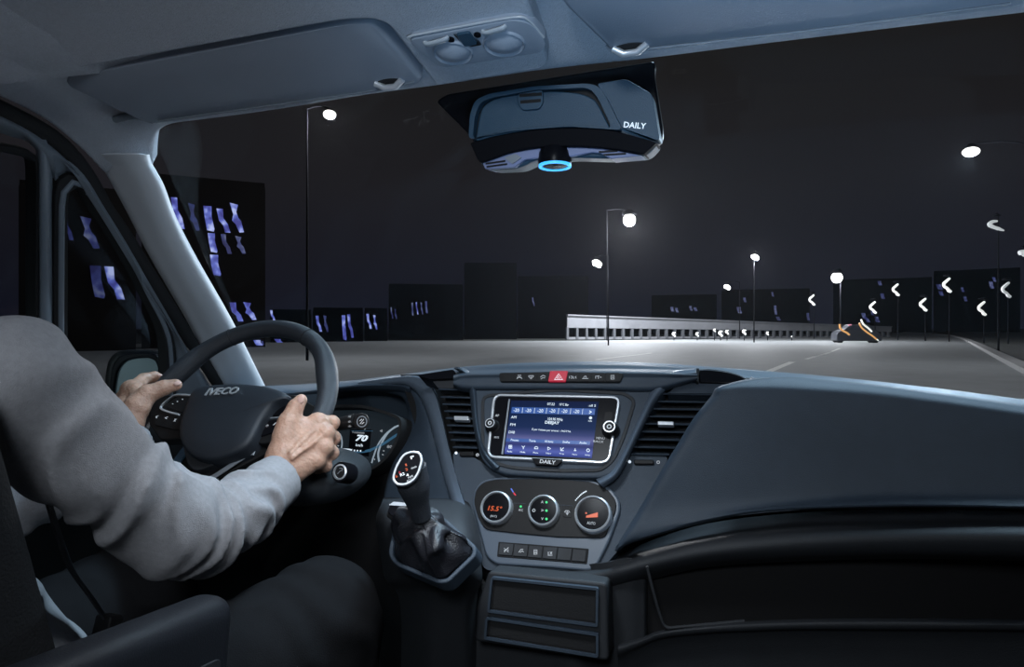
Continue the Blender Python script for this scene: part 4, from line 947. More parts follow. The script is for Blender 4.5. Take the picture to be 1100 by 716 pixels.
# instrument hood roof
hxs = [250, 285, 330, 385, 425, 440]
rows = [[PY(x, y, 1.40) for x, y in zip(hxs, [425, 422, 419, 414, 410, 407])], [PY(x, y, 1.32) for x, y in zip(hxs, [426, 423, 420, 414, 409, 407])],
        [PY(x, y, Y) for x, y, Y in zip(hxs, [428, 425, 420, 413, 411.5, 414], [1.28, 1.28, 1.28, 1.27, 1.25, 1.23])], [PY(x, y, Y + .01) for x, y, Y in zip(hxs, [436, 432, 426, 419, 420, 424], [1.28, 1.28, 1.28, 1.27, 1.25, 1.23])], [PY(x, y, 1.33) for x, y in zip(hxs, [440, 437, 431, 424, 426, 430])]]
grid('instrument_hood', rows, M['dash'], dash, nu=4, nv=3, solid=.004, toward=(-.8, .6, H + 1))
# lower driver dash, dark
rows = [[PY(x, y, Y) for x, Y in ((120, 1.24), (220, 1.27), (320, 1.27), (380, 1.24), (440, 1.17), (505, 1.08))] for y in (500, 540)] + [[PY(x, y, Y) for x, Y in ((120, 1.2), (220, 1.22), (320, 1.2), (380, 1.18), (440, 1.1), (505, 1.02))] for y in (600, 680, 740)]
rows.insert(0, [PY(x, 424, Y) for x, Y in ((120, 1.32), (220, 1.34), (300, 1.36), (380, 1.42), (440, 1.42), (480, 1.36))])
rows.insert(1, [PY(x, 470, Y) for x, Y in ((120, 1.26), (220, 1.3), (300, 1.36), (380, 1.42), (440, 1.38), (480, 1.25))])
grid('driver_dash', rows, M['black'], dash, nu=4, nv=4, solid=.01)
# left corner of the dash by the pillar
rows = [[PY(x, y, Y) for x, y in zip((150, 200, 240, 290, 340), ys_)] for ys_, Y in (((440, 425, 417, 414, 412), 1.42), ((441, 427, 421, 418, 416), 1.33), ((448, 436, 430, 426, 424), 1.28), ((480, 470, 462, 456, 450), 1.27), ((560, 550, 540, 530, 520), 1.24))]
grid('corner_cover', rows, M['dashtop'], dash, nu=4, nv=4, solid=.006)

# passenger pad
pc_ = [  # (px, top, .., bottom) columns
    (0, [(806, 407), (776, 414.5), (767, 425), (747, 449), (732, 475), (714, 504), (690, 545), (664, 590)]),
]
tt = [0, .06, .14, .3, .48, .68, .86, 1]
Ltop = [(812, 406), (775, 415), (766, 426), (747, 450), (731, 476), (713, 505), (688, 548), (663, 588)]
C2 = [(845, 404.5), (812, 413), (800, 424), (784, 447), (768, 471), (750, 501), (722, 542), (690, 577)]
C3 = [(880, 407), (868, 415), (866, 428), (862, 455), (857, 480), (850, 507), (838, 537), (800, 551)]
C4 = [(960, 415), (958, 422), (957, 436), (955, 460), (953, 485), (951, 508), (949, 530), (945, 543.5)]
C5 = [(1100, 434.5), (1100, 441), (1100, 452), (1100, 472), (1100, 495), (1100, 515), (1100, 534), (1100, 545)]
C6 = [(1230, 455), (1230, 462), (1230, 473), (1230, 492), (1230, 510), (1230, 525), (1230, 540), (1230, 550)]
Yr = [[1.155, 1.11, 1.085, 1.06, 1.045, 1.03, 1.00, .97], [1.16, 1.10, 1.07, 1.045, 1.025, 1.01, .985, .965], [1.155, 1.09, 1.055, 1.02, 1.0, .985, .97, .965], [1.13, 1.07, 1.035, 1.0, .98, .965, .955, .955], [1.09, 1.03, .995, .965, .945, .93, .925, .93], [1.06, 1.0, .965, .94, .92, .91, .905, .91]]
cols = [Ltop, C2, C3, C4, C5, C6]
Yr = [[y[7] + .034 + d_ for d_ in (.045, .016, .008, 0, -.006, -.013, -.022, -.034)] for y in Yr]
rows = []
rows.append([PY(c[0][0], c[0][1] + 3, Y[0] + .07) for c, Y in zip(cols, Yr)])
for i in range(8): rows.append([PY(c[i][0], c[i][1], Y[i]) for c, Y in zip(cols, Yr)])
rows.append([PY(c[7][0], c[7][1] + 2.0, Y[7] + .04) for c, Y in zip(cols, Yr)])
# left return edge
for r_ in rows: r_.append(to_door(r_))
for r_, i in zip(rows, [0] + list(range(8)) + [7]): r_.insert(0, r_[0] + Vector((-.002, .06, -.004)))
grid('passenger_panel', rows, M['dash'], dash, nu=6, nv=5, solid=.006)
# ledge below the groove
lx = [600, 640, 668, 700, 760, 850, 960, 1100, 1230]
def lrow(ys_, dY): return [PY(x, y, Y + dY) for x, y, Y in zip(lx, ys_, [.965, .965, .96, .96, .95, .945, .935, .91, .89])]
rows = [lrow([606, 604, 594, 580, 562, 551, 547, 549, 554], .075), lrow([611, 609, 600, 588, 573, 563, 559, 559, 564], .055),
        lrow([614, 612, 605, 594, 580, 570, 566, 565, 570], .012), lrow([620, 618, 612, 604, 592, 583, 578, 577, 582], -.004), lrow([632, 630, 624, 614, 602, 596, 593, 595, 600], .004), lrow([640, 638, 632, 622, 609, 603, 600, 602, 607], .03)]
for r_ in rows: r_.append(to_door(r_))
grid('lower_ledge', rows, M['dash_dark'], dash, nu=5, nv=4, solid=.006)
rows = [[PY(x, y + dy, 1.06) for x, y in ((668, 583), (700, 570), (730, 557), (765, 547), (900, 541), (1100, 543), (1240, 548))] for dy in (0, 30, 70)]
for r_ in rows: r_.append(to_door(r_))
grid('groove_back', rows, M['black'], dash, nu=3, nv=3, solid=.006)
# fascia left of the pocket, pocket back, pocket lip, bottom panel
rows = [[PY(x, y, .975 + dy) for x, y, dy in zip((630, 650, 672, 688, 694, 699), ys_, (.02, .0, -.004, .004, .012, .05))] for ys_ in ((606, 604, 600, 602, 602, 602), (625, 622, 616, 612, 612, 612), (650, 650, 646, 642, 641, 641), (690, 688, 680, 672, 670, 668), (720, 718, 710, 700, 694, 690), (800, 800, 800, 800, 800, 800))]
grid('fascia', rows, M['dash_dark'], dash, nu=4, nv=4, solid=.006)
rows = [[PY(x, y, 1.0) for x, y in zip((690, 720, 800, 950, 1100, 1230), ys_)] for ys_ in ((596, 594, 590, 588, 590, 594), (630, 630, 630, 630, 630, 630), (690, 690, 690, 690, 690, 690))]
for r_ in rows: r_.append(to_door(r_))
grid('pocket_back', rows, M['black'], dash, nu=4, nv=3, solid=.006)
px_ = [664, 690, 712, 760, 800, 860, 960, 1100, 1230]
def prow(ys_, dY): return [PY(x, y, Y + dY) for x, y, Y in zip(px_, ys_, [.95, .945, .94, .935, .93, .925, .915, .895, .875])]
rows = [prow([690, 684, 677, 672, 670, 668, 667, 668, 671], .10), prow([691, 684, 676, 670, 667, 664.5, 663.5, 665, 668], .02), prow([694, 686, 678, 672, 669, 667, 666, 668, 671], -.004), prow([702, 692, 684, 679, 677, 675, 675, 676, 679], -.006), prow([720, 706, 698, 692, 690, 689, 690, 691, 694], .012), prow([800] * 9, .02), prow([900] * 9, .03)]
for r_ in rows: r_.append(to_door(r_))
grid('lower_panel', rows, M['dash_dark'], dash, nu=4, nv=4, solid=.006)
tube('pocket_edge', crom([PY(x, y, .935) for x, y in ((695, 608), (701, 632), (709, 660), (716, 673), (735, 672.5), (800, 666.5))], 5), .0022, M['dash_dark'], dash, n=8)

# storage trays
ft = Frame(PY(585, 660, .915), (1, 0, 0), (0, -1, .10))
outr = rpoly(ft.px([(523, 614), (651, 627), (653, 712), (508, 690), (512, 650)]), .008)
plate('tray_surround', ft, outr, -.05, -.006, M['dash_dark'], dash, bevel=.004)
t1 = rpoly(ft.px([(527.5, 619), (643, 631), (642.5, 672), (523.5, 656.5)]), .004); t1i = offset_poly(t1, -.004)
if abs(t1i[0][0] - t1[0][0]) < 0: pass
tr_ = empty('storage_tray', ft.P(*ft.p1(585, 650)), 'empty upper storage slot under the climate buttons', 'storage tray')
def shrink(uv, d):
    o = offset_poly(uv, d); cu = sum(p[0] for p in uv) / len(uv)
    if abs(o[0][0] - cu) > abs(uv[0][0] - cu): o = offset_poly(uv, -d)
    return o
def tray(root, px, nm=''):
    o_ = rpoly(ft.px(px), .004); i_ = shrink(o_, .0035); j_ = shrink(o_, .006)
    rim('frame', ft, o_, i_, -.03, .002, M['dash'], root, bevel=.001); rim('inner_frame', ft, i_, j_, -.03, -.003, M['black'], root, bevel=.001)
    plate('back', ft, i_, -.0055, -.0045, M['rubber'], root)
    v, f = strip_raw(ft, [j_[len(j_) // 2 - 2], j_[-3]], .002, -.006, .001); 
tray(tr_, [(527.5, 619), (643, 631), (642.5, 673), (523.5, 657)])
tr2 = empty('storage_tray', ft.P(*ft.p1(585, 685)), 'dim lower storage slot near the bottom of the console', 'storage tray')
tray(tr2, [(522, 662), (643, 680), (643, 706), (520, 686)])

# ---------------------------------------------------------------- infotainment unit
iu = empty('touchscreen_unit', SP(594, 497, .0), 'lit touchscreen radio in a silver frame with two round knobs', 'touchscreen')
c4 = fs_.px([(529.8, 422.6), (667, 425.2), (654.5, 497.8), (522.3, 491.2)], .008)
u0 = (c4[0][0] + c4[3][0]) / 2; u1 = (c4[1][0] + c4[2][0]) / 2; v1 = (c4[0][1] + c4[1][1]) / 2; v0 = (c4[2][1] + c4[3][1]) / 2
print('bezel uv', c4, 'w', u1 - u0, 'h', v1 - v0)
qo = rpoly(c4, .017, 8); qi = shrink(qo, .0042)
rim('silver_frame', fs_, qo, qi, -.004, .0085, M['silver'], iu, bevel=.0012)
plate('front_glass', fs_, qi, -.004, .0045, M['gloss'], iu)
scpx = [(549, 429.8), (643.2, 431.2), (635.6, 491.8), (541.6, 487.2)]
sc = fs_.px(scpx, .0052)
V = [fs_.P(u, v, .0052) for u, v in sc] + [fs_.P(u, v, .004) for u, v in sc]
scr = mk('screen', V, [(3, 2, 1, 0), (4, 5, 6, 7), (0, 1, 5, 4), (1, 2, 6, 5), (2, 3, 7, 6), (3, 0, 4, 7)], M['screen'], iu, smooth=False, uvs=[(0, 1), (1, 1), (1, 0), (0, 0)] * 2); tag(scr, 'glowing blue display')
def sxy(a, b):  # fractions across / down the display -> photo pixel
    A_, B_, C_, D2 = [np.array(q) for q in scpx]; t_ = A_ + (B_ - A_) * a; u_ = D2 + (C_ - D2) * a; return tuple(t_ + (u_ - t_) * b)
def sbar(a0, a1, b0, b1, m, n0=.0050, n1=.0055, nm='band'):
    pts = fs_.px([sxy(a0, b0), sxy(a1, b0), sxy(a1, b1), sxy(a0, b1)], n1); plate(nm, fs_, pts, n0, n1, M[m], scr, smooth=False)
sbar(.02, .97, .125, .235, 'screenblue')
sbar(.0, .96, .705, .765, 'screenblue')
def stext(s, a, b, wpx, hpx, m='screentext', **k): x, y = sxy(a, b); ptext(s, fs_, x, y, wpx, hpx, .0058, M[m], scr, rot=-.012, **k)
stext('07:22', .46, .055, 8, 2.6); stext('10°C Bar', .61, .06, 10, 2.6); stext('.ull 5', .93, .07, 8, 2.4)
for i in range(6): stext('-20', .075 + i * .137, .18, 6.0, 3.6)
for i in range(6): sbar(.142 + i * .137, .146 + i * .137, .13, .23, 'screentext', n1=.0057, nm='divider')
stext('>', .92, .185, 2.6, 3.4, bold=.03)
stext('104.90 MHz', .53, .33, 16, 3.0); stext('DEEJAY', .50, .40, 15.5, 4.0, bold=.02); stext('È per l\'estate per amanti - MOTTA', .50, .535, 42, 3.0)
for s_, b in (('AM', .31), ('FM', .45), ('DAB', .59)): stext(s_, .055, b, 5.5 if s_ != 'DAB' else 6.5, 2.8)
for s_, a in (('Presets', .10), ('Tune', .30), ('All Items', .49), ('Info', .69), ('Audio', .88)): stext(s_, a, .735, 6 + len(s_) * .35, 2.3)
ic = [[[(-2, -2), (2, -2), (2, 2), (-2, 2), (-2, -2)], [(0, -2), (0, 2)], [(-2, 0), (2, 0)]], [[(-2, -2), (0, 0), (2, -2)], [(0, 0), (0, 2.2)]], [[(-2.4, 1), (-2, -1), (0, -2), (2, -1), (2.4, 1), (-2.4, 1)]], [[(-2, -2), (2, 0), (-2, 2), (-2, -2)]], [[(-2, -2), (-2, 2), (2, 2)], [(-1, 1), (2, -2)]], [[(0, -1.6), (0, 1)], [(-1.6, 1.2), (1.6, 1.2)]], [[(2 * math.cos(q), 2 * math.sin(q)) for q in np.linspace(0, 6.28, 9)]]]
for i, sh_ in enumerate(ic):
    x, y = sxy(.06 + i * .148, .865)
    v, f = merge_parts([strip_raw(fs_, fs_.px([(x + a * .8, y + b * .8) for a, b in p], .0055), .0011, .005, .0059) for p in sh_]); mk('icon', v, f, M['screentext'], scr, smooth=False)
    stext(['Radio', 'Media', 'Phone', 'Nav', 'Trip', 'Apps', 'Settings'][i], .06 + i * .148, .95, 5.5, 1.6)
x, y = sxy(.93, .29); u, v = fs_.p1(x, y, .0055); plate('icon', fs_, circ(u, v, .0026, 16), .005, .0059, M['screentext'], scr); stext('Info', .93, .345, 4, 1.6)
plate('side_strip', fs_, fs_.px([(546.5, 428.5), (548, 428.5), (540.4, 487.5), (538.6, 487.5)], .005), .004, .0056, M['silver_dim'], iu, smooth=False)
plate('shortcut_key', fs_, rpoly(fs_.px([(650, 442.5), (657, 442), (659, 446), (656, 452), (648, 453)], .005), .002), .004, .0056, M['black'], iu, bevel=.0004)
for (s_, x, y, wp_, hp_) in (('MENU', 645, 470.5, 9, 2.4), ('BACK', 643, 474, 11, 2.2), ('AP', 534, 446, 4, 2.6), ('MUTE', 533.5, 469.5, 5, 2)): ptext(s_, fs_, x, y, wp_, hp_, .0052, M['white'], iu, rot=-.02)
for (x, y, r) in ((526.3, 456.2, 7.4), (653.8, 460.2, 8.4)):
    u, v = fs_.p1(x + 1.5, y, .012); rr = r / 700 * 1.12
    k = lathe('control_knob', fs_, [(rr * 1.12, .003), (rr * 1.12, .006), (rr * .95, .008), (rr * .93, .018), (rr * .84, .0205), (rr * .6, .021)], M['black'], iu, n=40, u=u, v=v)
    lathe('knob_ring', fs_, [(rr * .74, .0205), (rr * .74, .0218), (rr * .62, .0218), (rr * .62, .0205)], M['silver'], k, n=36, u=u, v=v)
    rim('knob_mark', fs_, circ(u, v, rr * .3, 20), circ(u, v, rr * .18, 20), .021, .0216, M['white'], k)
bt = fs_.px([(570, 493.8), (574, 497.5), (601, 499.6), (606, 496.5), (600, 500.8), (573, 499.0)], .009)
plate('badge_plate', fs_, fs_.px([(571, 491.8), (575.5, 498.6), (598, 499.9), (605, 493.6)], .009), .004, .0098, M['gloss'], iu)
ptext('DAILY', fs_, 588.3, 495.8, 17, 4.0, .0102, M['white'], iu, rot=-.03, bold=.015)

# ---------------------------------------------------------------- climate unit
cu_ = empty('climate_panel', SP(585, 612, -.01), 'black climate panel with three silver ringed dials and a switch row', 'climate control')
cpx = [(507, 540), (510, 524), (518, 515.5), (534, 512.2), (590, 512), (637, 515), (656, 523), (666, 537), (666, 549), (654, 582), (640, 609), (632, 612.5), (590, 609), (532, 605.5), (522, 597)]
NB = -.012
plate('surround', fs_, rpoly(fs_.px(cpx, NB), .01), -.05, NB, M['trim'], cu_, bevel=.003)
cp2 = [(509.5, 540), (512, 526), (520, 518), (534, 515), (590, 514.5), (636, 518), (653, 526), (662, 538), (662, 548), (650, 578), (600, 577), (556, 573), (522, 569), (515, 558)]
plate('black_face', fs_, rpoly(fs_.px(cp2, NB), .008), -.03, NB + .0035, M['black'], cu_, bevel=.001)
NF = NB + .0035
dl = [(531.7, 544.3, 18.2, 'temperature_dial'), (582.4, 547.8, 17.2, 'airflow_dial'), (635.6, 551.6, 19.8, 'fan_dial')]
for x, y, r, nm in dl:
    u, v = fs_.p1(x + 1, y, .002); rr = r / 700 * 1.055
    k = lathe(nm, fs_, [(rr, NF - .002), (rr, NF + .008), (rr * .96, NF + .013), (rr * .88, NF + .0145), (rr * .84, NF + .0125), (rr * .82, NF + .010)], M['silver'], cu_, n=48, u=u, v=v)
    lathe('dial_face', fs_, [(rr * .83, NF + .008), (rr * .82, NF + .0112), (rr * .5, NF + .0118), (.001, NF + .012)], M['gloss'], k, n=40, u=u, v=v)
    vv = [strip_raw(fs_, [(u - rr * .78, v + rr * .18), (u + rr * .78, v + rr * .18)], .0006, NF + .0105, NF + .0122)]
    NT = NF + .0126
    if nm == 'temperature_dial':
        ptext('15.5°', fs_, x, y + 1.5, 15, 5.5, NT, M['amber'], k, shear=.15, bold=.01); ptext('(A/C)', fs_, x - 1.5, y + 10, 7, 2.8, NT, M['white'], k)
    if nm == 'fan_dial':
        a = fs_.px([(x - 6, y + 4), (x + 6.5, y + 3.5), (x + 6.5, y - 1.5), (x + 6, y - 1.5), (x - 6, y + 2)], NT); plate('fan_bar', fs_, a, NT - .0006, NT, M['amber'], k, smooth=False)
        q = fs_.p1(x - 6, y - .8, NT); plate('fan_mark', fs_, circ(q[0], q[1], .0014, 12), NT - .0006, NT + .0002, M['amber'], k)
        ptext('AUTO', fs_, x - .5, y + 10, 9, 3.0, NT, M['white'], k)
    if nm == 'airflow_dial':
        for d, sy_ in ((-9, 0), (0, 1), (9, 2)):
            q = fs_.p1(x + 4.6, y + d + .3, NT); plate('led', fs_, circ(q[0], q[1], .0019, 14), NT - .0008, NT + .0004, M['green'], k)
            ptext(['A', '>', 'V'][sy_], fs_, x + .2, y + d, 2.6, 2.8, NT, M['white'], k)
        q = fs_.p1(x - 9, y, NT); rim('power_mark', fs_, circ(q[0], q[1], .0026, 16), circ(q[0], q[1], .0018, 16), NT - .0006, NT, M['white'], k)
for (pts, m) in (([(549, 524.5), (551.5, 528.5)], 'blueled'), ([(551.8, 529), (554, 531.8)], 'redled')):
    v, f = strip_raw(fs_, fs_.px(pts, NF), .002, NF - .001, NF + .0006); mk('temperature_mark', v, f, M[m], cu_, smooth=False)
arc = [fs_.p1(x, y, NF) for x, y in crom([(618, 537.5), (622, 533), (626, 529.5), (630.5, 527)], 3)]
for i in range(0, len(arc) - 1): 
    v, f = strip_raw(fs_, [arc[i], tuple(np.array(arc[i]) * .3 + np.array(arc[i + 1]) * .7)], .0012 + .0001 * i, NF - .001, NF + .0006); mk('fan_scale', v, f, M['whitelit'], cu_, smooth=False)
q = fs_.p1(559.5, 543.8, NF); plate('led', fs_, circ(q[0], q[1], .0019, 14), NF - .001, NF + .0006, M['green'], cu_); ptext('A/C', fs_, 559.5, 547.5, 4.6, 2.4, NF + .0004, M['white'], cu_)
plate('defrost_key', fs_, rpoly(fs_.px([(605, 544), (614, 544.5), (613.5, 556), (605, 555)], NF), .001), NF - .002, NF + .001, M['black'], cu_, bevel=.0004)
v, f = merge_parts([strip_raw(fs_, fs_.px(p, NF), .0009, NF, NF + .0016) for p in ([(606.5, 550), (608, 548.4), (611, 548.6), (612.4, 550.4)], [(608, 550), (609.5, 553), (611, 550.2)], [(609.5, 549), (609.5, 553)])]); mk('symbol', v, f, M['white'], cu_, smooth=False)
v, f = merge_parts([strip_raw(fs_, fs_.px(p, NF), .0006, NF - .001, NF + .0003) for p in ([(551, 540), (564.5, 540.5)], [(600.5, 542), (615.5, 543)])]); mk('seam', v, f, M['dash'], cu_, smooth=False)
# switch row
srow = [(537, 583), (631, 590.5), (629.3, 604), (535.2, 596)]
NS = NB + .001
plate('switch_frame', fs_, rpoly(fs_.px([(535.5, 581.5), (632.5, 589), (630.5, 605.5), (533.8, 597.5)], NS), .002), NB - .006, NB + .0012, M['rubber'], cu_, bevel=.0005)
SA, SB, SC_, SD = [np.array(q) for q in srow]
for i in range(6):
    def sp(a, b): t_ = SA + (SB - SA) * a; u_ = SD + (SC_ - SD) * a; return tuple(t_ + (u_ - t_) * b)
    a0, a1 = i / 6 + .006, (i + 1) / 6 - .006
    k = plate('console_switch', fs_, rpoly(fs_.px([sp(a0, .03), sp(a1, .03), sp(a1, .97), sp(a0, .97)], NS), .0015), NB, NB + .0035, M['dash_dark'], cu_, bevel=.0006)
    if i < 4:
        x, y = sp((a0 + a1) / 2, .5)
        g = [[[(-3, 3), (3, -3)], [(-3, -2), (0, 0), (-3, 1)], [(3, 0), (1, 2), (3, 3)]], [[(-3, 2), (0, -2), (3, -2)], [(-1, 2), (2, 0)], [(2, 0), (3.6, 1.6)]], [[(-2, 3), (-2, -3), (2, -3), (2, 3), (-2, 3)], [(-2, 1), (2, 1)], [(-1, -1), (1, -1)]], [[(-3, 2.6), (3, 2.6)], [(-2.4, 2), (-2.4, -2)], [(0, 1), (2.6, -2)], [(0, -2), (2.6, 1)]]][i]
        v, f = merge_parts([strip_raw(fs_, fs_.px([(x + a * .8, y + b * .8) for a, b in p], NB + .0035), .0009, NB + .003, NB + .0041) for p in g]); mk('symbol', v, f, M['white'], k, smooth=False)

# ---------------------------------------------------------------- instrument cluster
fcl = Frame(T(398, 472, 1.335), Vector((1, 0, 0)), Vector((.0, -1, .30)))
ic_ = empty('instrument_cluster', fcl.P(0, -.05), 'round ended instrument cluster with a digital speed display', 'instrument cluster')
fo_ = rpoly(fcl.px([(290, 470), (300, 448), (340, 441), (380, 440), (400, 440.5), (424, 448), (435, 453), (436, 461), (431, 478), (420, 494), (404, 505), (360, 512), (300, 510)]), .02)
plate('face', fcl, fo_, -.02, 0, M['clusterface'], ic_, bevel=.002)
rim('edge_ring', fcl, [(a * 1.0, b) for a, b in offset_poly(fo_, .006)], fo_, -.03, .03, M['rubber'], ic_)
def cstrip(pts, wd, m, nm, n=.002, sm=4): v, f = strip_raw(fcl, crom(fcl.px(pts, n), sm), wd, n - .002, n); mk(nm, v, f, M[m], ic_, smooth=False)
cstrip([(436, 455), (426, 457.5), (417, 464), (410, 475), (406, 487), (408, 500)], .0030, 'arc', 'gauge_arc')
cstrip([(424, 458), (414, 466), (406, 477), (401, 490), (399, 497)], .0022, 'arc', 'gauge_arc')
cstrip([(361, 462), (366, 468), (367, 478), (364, 488)], .0018, 'arc', 'gauge_arc')
cstrip([(433, 463), (424, 468), (412, 476), (400, 482), (392, 484.5)], .0045, 'clusterlit', 'light_band')
cstrip([(360, 482), (372, 482.3), (378, 483)], .0030, 'whitelit', 'light_band')
cstrip([(378, 484.8), (388, 485.5), (398, 484)], .0026, 'clusterlit', 'light_band')
cstrip([(377, 462.5), (400, 462.6)], .0008, 'clusterlit', 'light_band')
plate('trip_display', fcl, fcl.px([(376, 461), (399, 461), (396, 490), (374, 488)], .001), 0, .0012, M['screen'] if False else M['gloss'], ic_, smooth=False)
def ctext(s, x, y, w_, h_, m='whitelit', **k): ptext(s, fcl, x, y, w_, h_, .003, M[m], ic_, **k)
ctext('70', 388.5, 470.3, 13, 7, shear=.25, bold=.035); ctext('km/h', 386, 477.8, 7.5, 3); ctext('5 autonomia', 385, 464.2, 13, 2.2, m='white'); ctext('A3', 390.5, 460, 4, 2.2); ctext('67.4', 385, 491, 10, 3.2, m='whitelit', bold=.01); ctext('- - -', 384, 483.8, 8, 1.6)
ctext('80', 418.5, 479.5, 5.5, 3.2, m='white'); ctext('90', 432, 468, 5, 3, m='white'); ctext('60', 415.5, 495.5, 5.5, 3.4, m='white'); ctext('4', 409.5, 462.5, 3, 3, m='white')
for (x, y) in ((412, 484), (411, 488), (412.5, 492), (362.5, 483), (363, 478.5), (402, 493)): 
    u, v = fcl.p1(x, y, .002); plate('tick', fcl, circ(u, v, .0012, 8), 0, .0025, M['white'], ic_)

# ---------------------------------------------------------------- steering column cover with ignition, stalk
cc = empty('steering_column_cover', T(360, 538, 1.14), 'black steering column cover with a chrome ignition lock', 'column cover')
G = fgrid((-.95, .86, H - .42), (-.48, 1.3, H - .08), .0055)
c0 = T(364, 512, 1.12); c1 = T(300, 500, 1.05)
d_ = ell(G, tuple(T(352, 512, 1.13)), (.062, .10, .040)); d_ = smin(d_, ell(G, tuple(T(300, 505, 1.16)), (.09, .12, .046)), .04)
V, Fc = surface_nets(d_, (G[0][0, 0, 0], G[1][0, 0, 0], G[2][0, 0, 0]), .0055)
mk('cover', V, Fc, M['dash_dark'], cc)
fi = Frame(T(367, 507, 1.035), (1, 0, 0), (.15, -1, .30))
lathe('ignition_collar', fi, [(.0165, -.03), (.0165, .004), (.0150, .007), (.0125, .006), (.012, .003)], M['gloss'], cc, n=36)
lathe('ignition_ring', fi, [(.0122, .003), (.0122, .0075), (.0100, .0085), (.0092, .005)], M['silver'], cc, n=36)
lathe('ignition_barrel', fi, [(.0092, .0), (.0092, .005), (.006, .006)], M['black'], cc, n=30)
for a in (.8, .2):
    v, f = strip_raw(fi, [(.006 * math.cos(q), .006 * math.sin(q)) for q in np.linspace(a, a + 1.2, 6)] if a > .5 else [(-.004, -.003), (0, .0015), (.004, .003)], .0011, .005, .0066); mk('key_mark', v, f, M['silver_dim'], cc, smooth=False)
stk = empty('indicator_stalk', T(372, 450, 1.10), 'black control stalk with a round end cap right of the steering wheel', 'stalk')
ea, eb = T(330, 462, 1.14), T(383, 452, 1.075)
ax = (eb - ea).normalized()
tube('arm', [ea - ax * .02, ea, eb - ax * .04, eb], [.007, .009, .0115, .0125], M['black'], stk, n=20)
fe = Frame(eb + ax * .003, Vector((0, 0, 1)).cross(ax), ax)
fe2 = Frame(T(388, 452.5, 1.06), (1, .1, 0), (CAM + Vector((.3, 0, 0)) - eb))
lathe('end_cap', fe2, [(.0110, -.02), (.0132, -.014), (.0140, 0), (.0125, .004), (.010, .005)], M['black'], stk, n=32)
lathe('cap_ring', fe2, [(.0092, .004), (.0092, .0058), (.0076, .0058), (.0076, .004)], M['silver_dim'], stk, n=32)
v, f = merge_parts([strip_raw(fe2, p, .0011, .0045, .0056) for p in ([(-.003, -.004), (.003, .004)], [(-.004, .001), (0, .004)], [(0, -.004), (.004, -.001)])]); mk('symbol', v, f, M['white'], stk, smooth=False)
fst = Frame((ea + eb) / 2, ax, (CAM - (ea + eb) / 2)); 
for x, y in ((368.5, 447), (368.5, 452.5), (369, 457.5)): ptext('OFF' if y < 450 else '-D-', fe2, x + 1, y, 4.5, 1.8, .002, M['white'], stk)

# ---------------------------------------------------------------- gear lever
gb = empty('gear_lever_console', T(470, 630, 1.0), 'dark console bulge below the dashboard carrying the gear lever', 'gear console')
rows = []
for y, cols_ in ((534, [(412, 1.24), (424, 1.22), (445, 1.2), (470, 1.18), (490, 1.18), (500, 1.18)]), (540, [(410, 1.12), (420, 1.08), (444, 1.06), (470, 1.06), (492, 1.08), (504, 1.12)]), (556, [(404, 1.10), (416, 1.01), (446, .985), (474, .985), (498, 1.0), (510, 1.07)]),
               (580, [(406, 1.1), (418, .99), (450, .945), (482, .94), (508, .965), (516, 1.05)]), (604, [(410, 1.1), (424, .985), (454, .93), (484, .925), (508, .955), (517, 1.04)]), (622, [(414, 1.1), (428, 1.0), (456, .935), (486, .93), (508, .955), (518, 1.02)]), (650, [(430, 1.1), (440, 1.04), (460, .985), (484, .98), (502, .99), (512, 1.03)]), (760, [(430, 1.1), (440, 1.06), (460, 1.02), (484, 1.02), (502, 1.02), (512, 1.03)])):
    rows.append([T(x, y, t) for x, t in cols_])
grid('console_shell', rows, M['dash_dark'], gb, nu=5, nv=5, solid=.008)
fg = Frame(T(468, 588, .93), Vector((1, .15, 0)), Vector((-.1, -.72, .70)))
po = fg.px([(430, 556), (448, 549), (478, 556), (512, 584), (511, 594), (482, 625), (472, 627), (428, 612), (421, 602)])
rim('boot_frame', fg, rpoly(po, .015), shrink(rpoly(po, .015), .006), -.02, .006, M['dash'], gb, bevel=.002)
gl_ = empty('gear_lever', T(470, 600, .93), 'gear lever with silver rimmed shift pattern and folded black leather boot', 'gear lever')
# boot: rings from the frame up to the lever with folds
top = T(452, 552, .905); base_uv = [np.array(p) for p in resample([tuple(q) for q in shrink(rpoly(po, .015), .005)] + [tuple(shrink(rpoly(po, .015), .005)[0])], 97)[:-1]]
V = []; K = len(base_uv); NR = 22; base3 = [fg.P(p[0], p[1], .001) for p in base_uv]; bc = sum(base3, Vector()) / K
for i in range(NR + 1):
    f = i / NR
    for j in range(K):
        a = 2 * math.pi * j / K; dirv = (base3[j] - bc)
        rr = (1 - f) ** .75 * (1 - .0 * f) + .12 * f
        fold = 1 + .16 * math.sin(3 * a + 5.5 * f + 1.0) * math.sin(math.pi * f) + .10 * math.sin(7 * a - 6 * f) * math.sin(math.pi * f) ** .8 + .09 * math.sin(15 * f + 2 * math.sin(a * 2)) * math.sin(math.pi * f)
        c_ = bc + (top - bc) * (f ** 1.15)
        hump = fg.N * (.020 * math.sin(math.pi * min(1, f * 1.15)) * (1 + .6 * math.sin(2 * a + .6) + .35 * math.sin(5 * a + 7 * f)))
        V.append(c_ + dirv * rr * fold + hump * .8)
Fc = [(i * K + j, i * K + (j + 1) % K, (i + 1) * K + (j + 1) % K, (i + 1) * K + j) for i in range(NR) for j in range(K)] + [tuple(range(K))[::-1], tuple(NR * K + j for j in range(K))]
mk('boot', V, Fc, M['boot'], gl_, subsurf=1)
kt, kb = T(441, 506, .885), T(453, 556, .905)
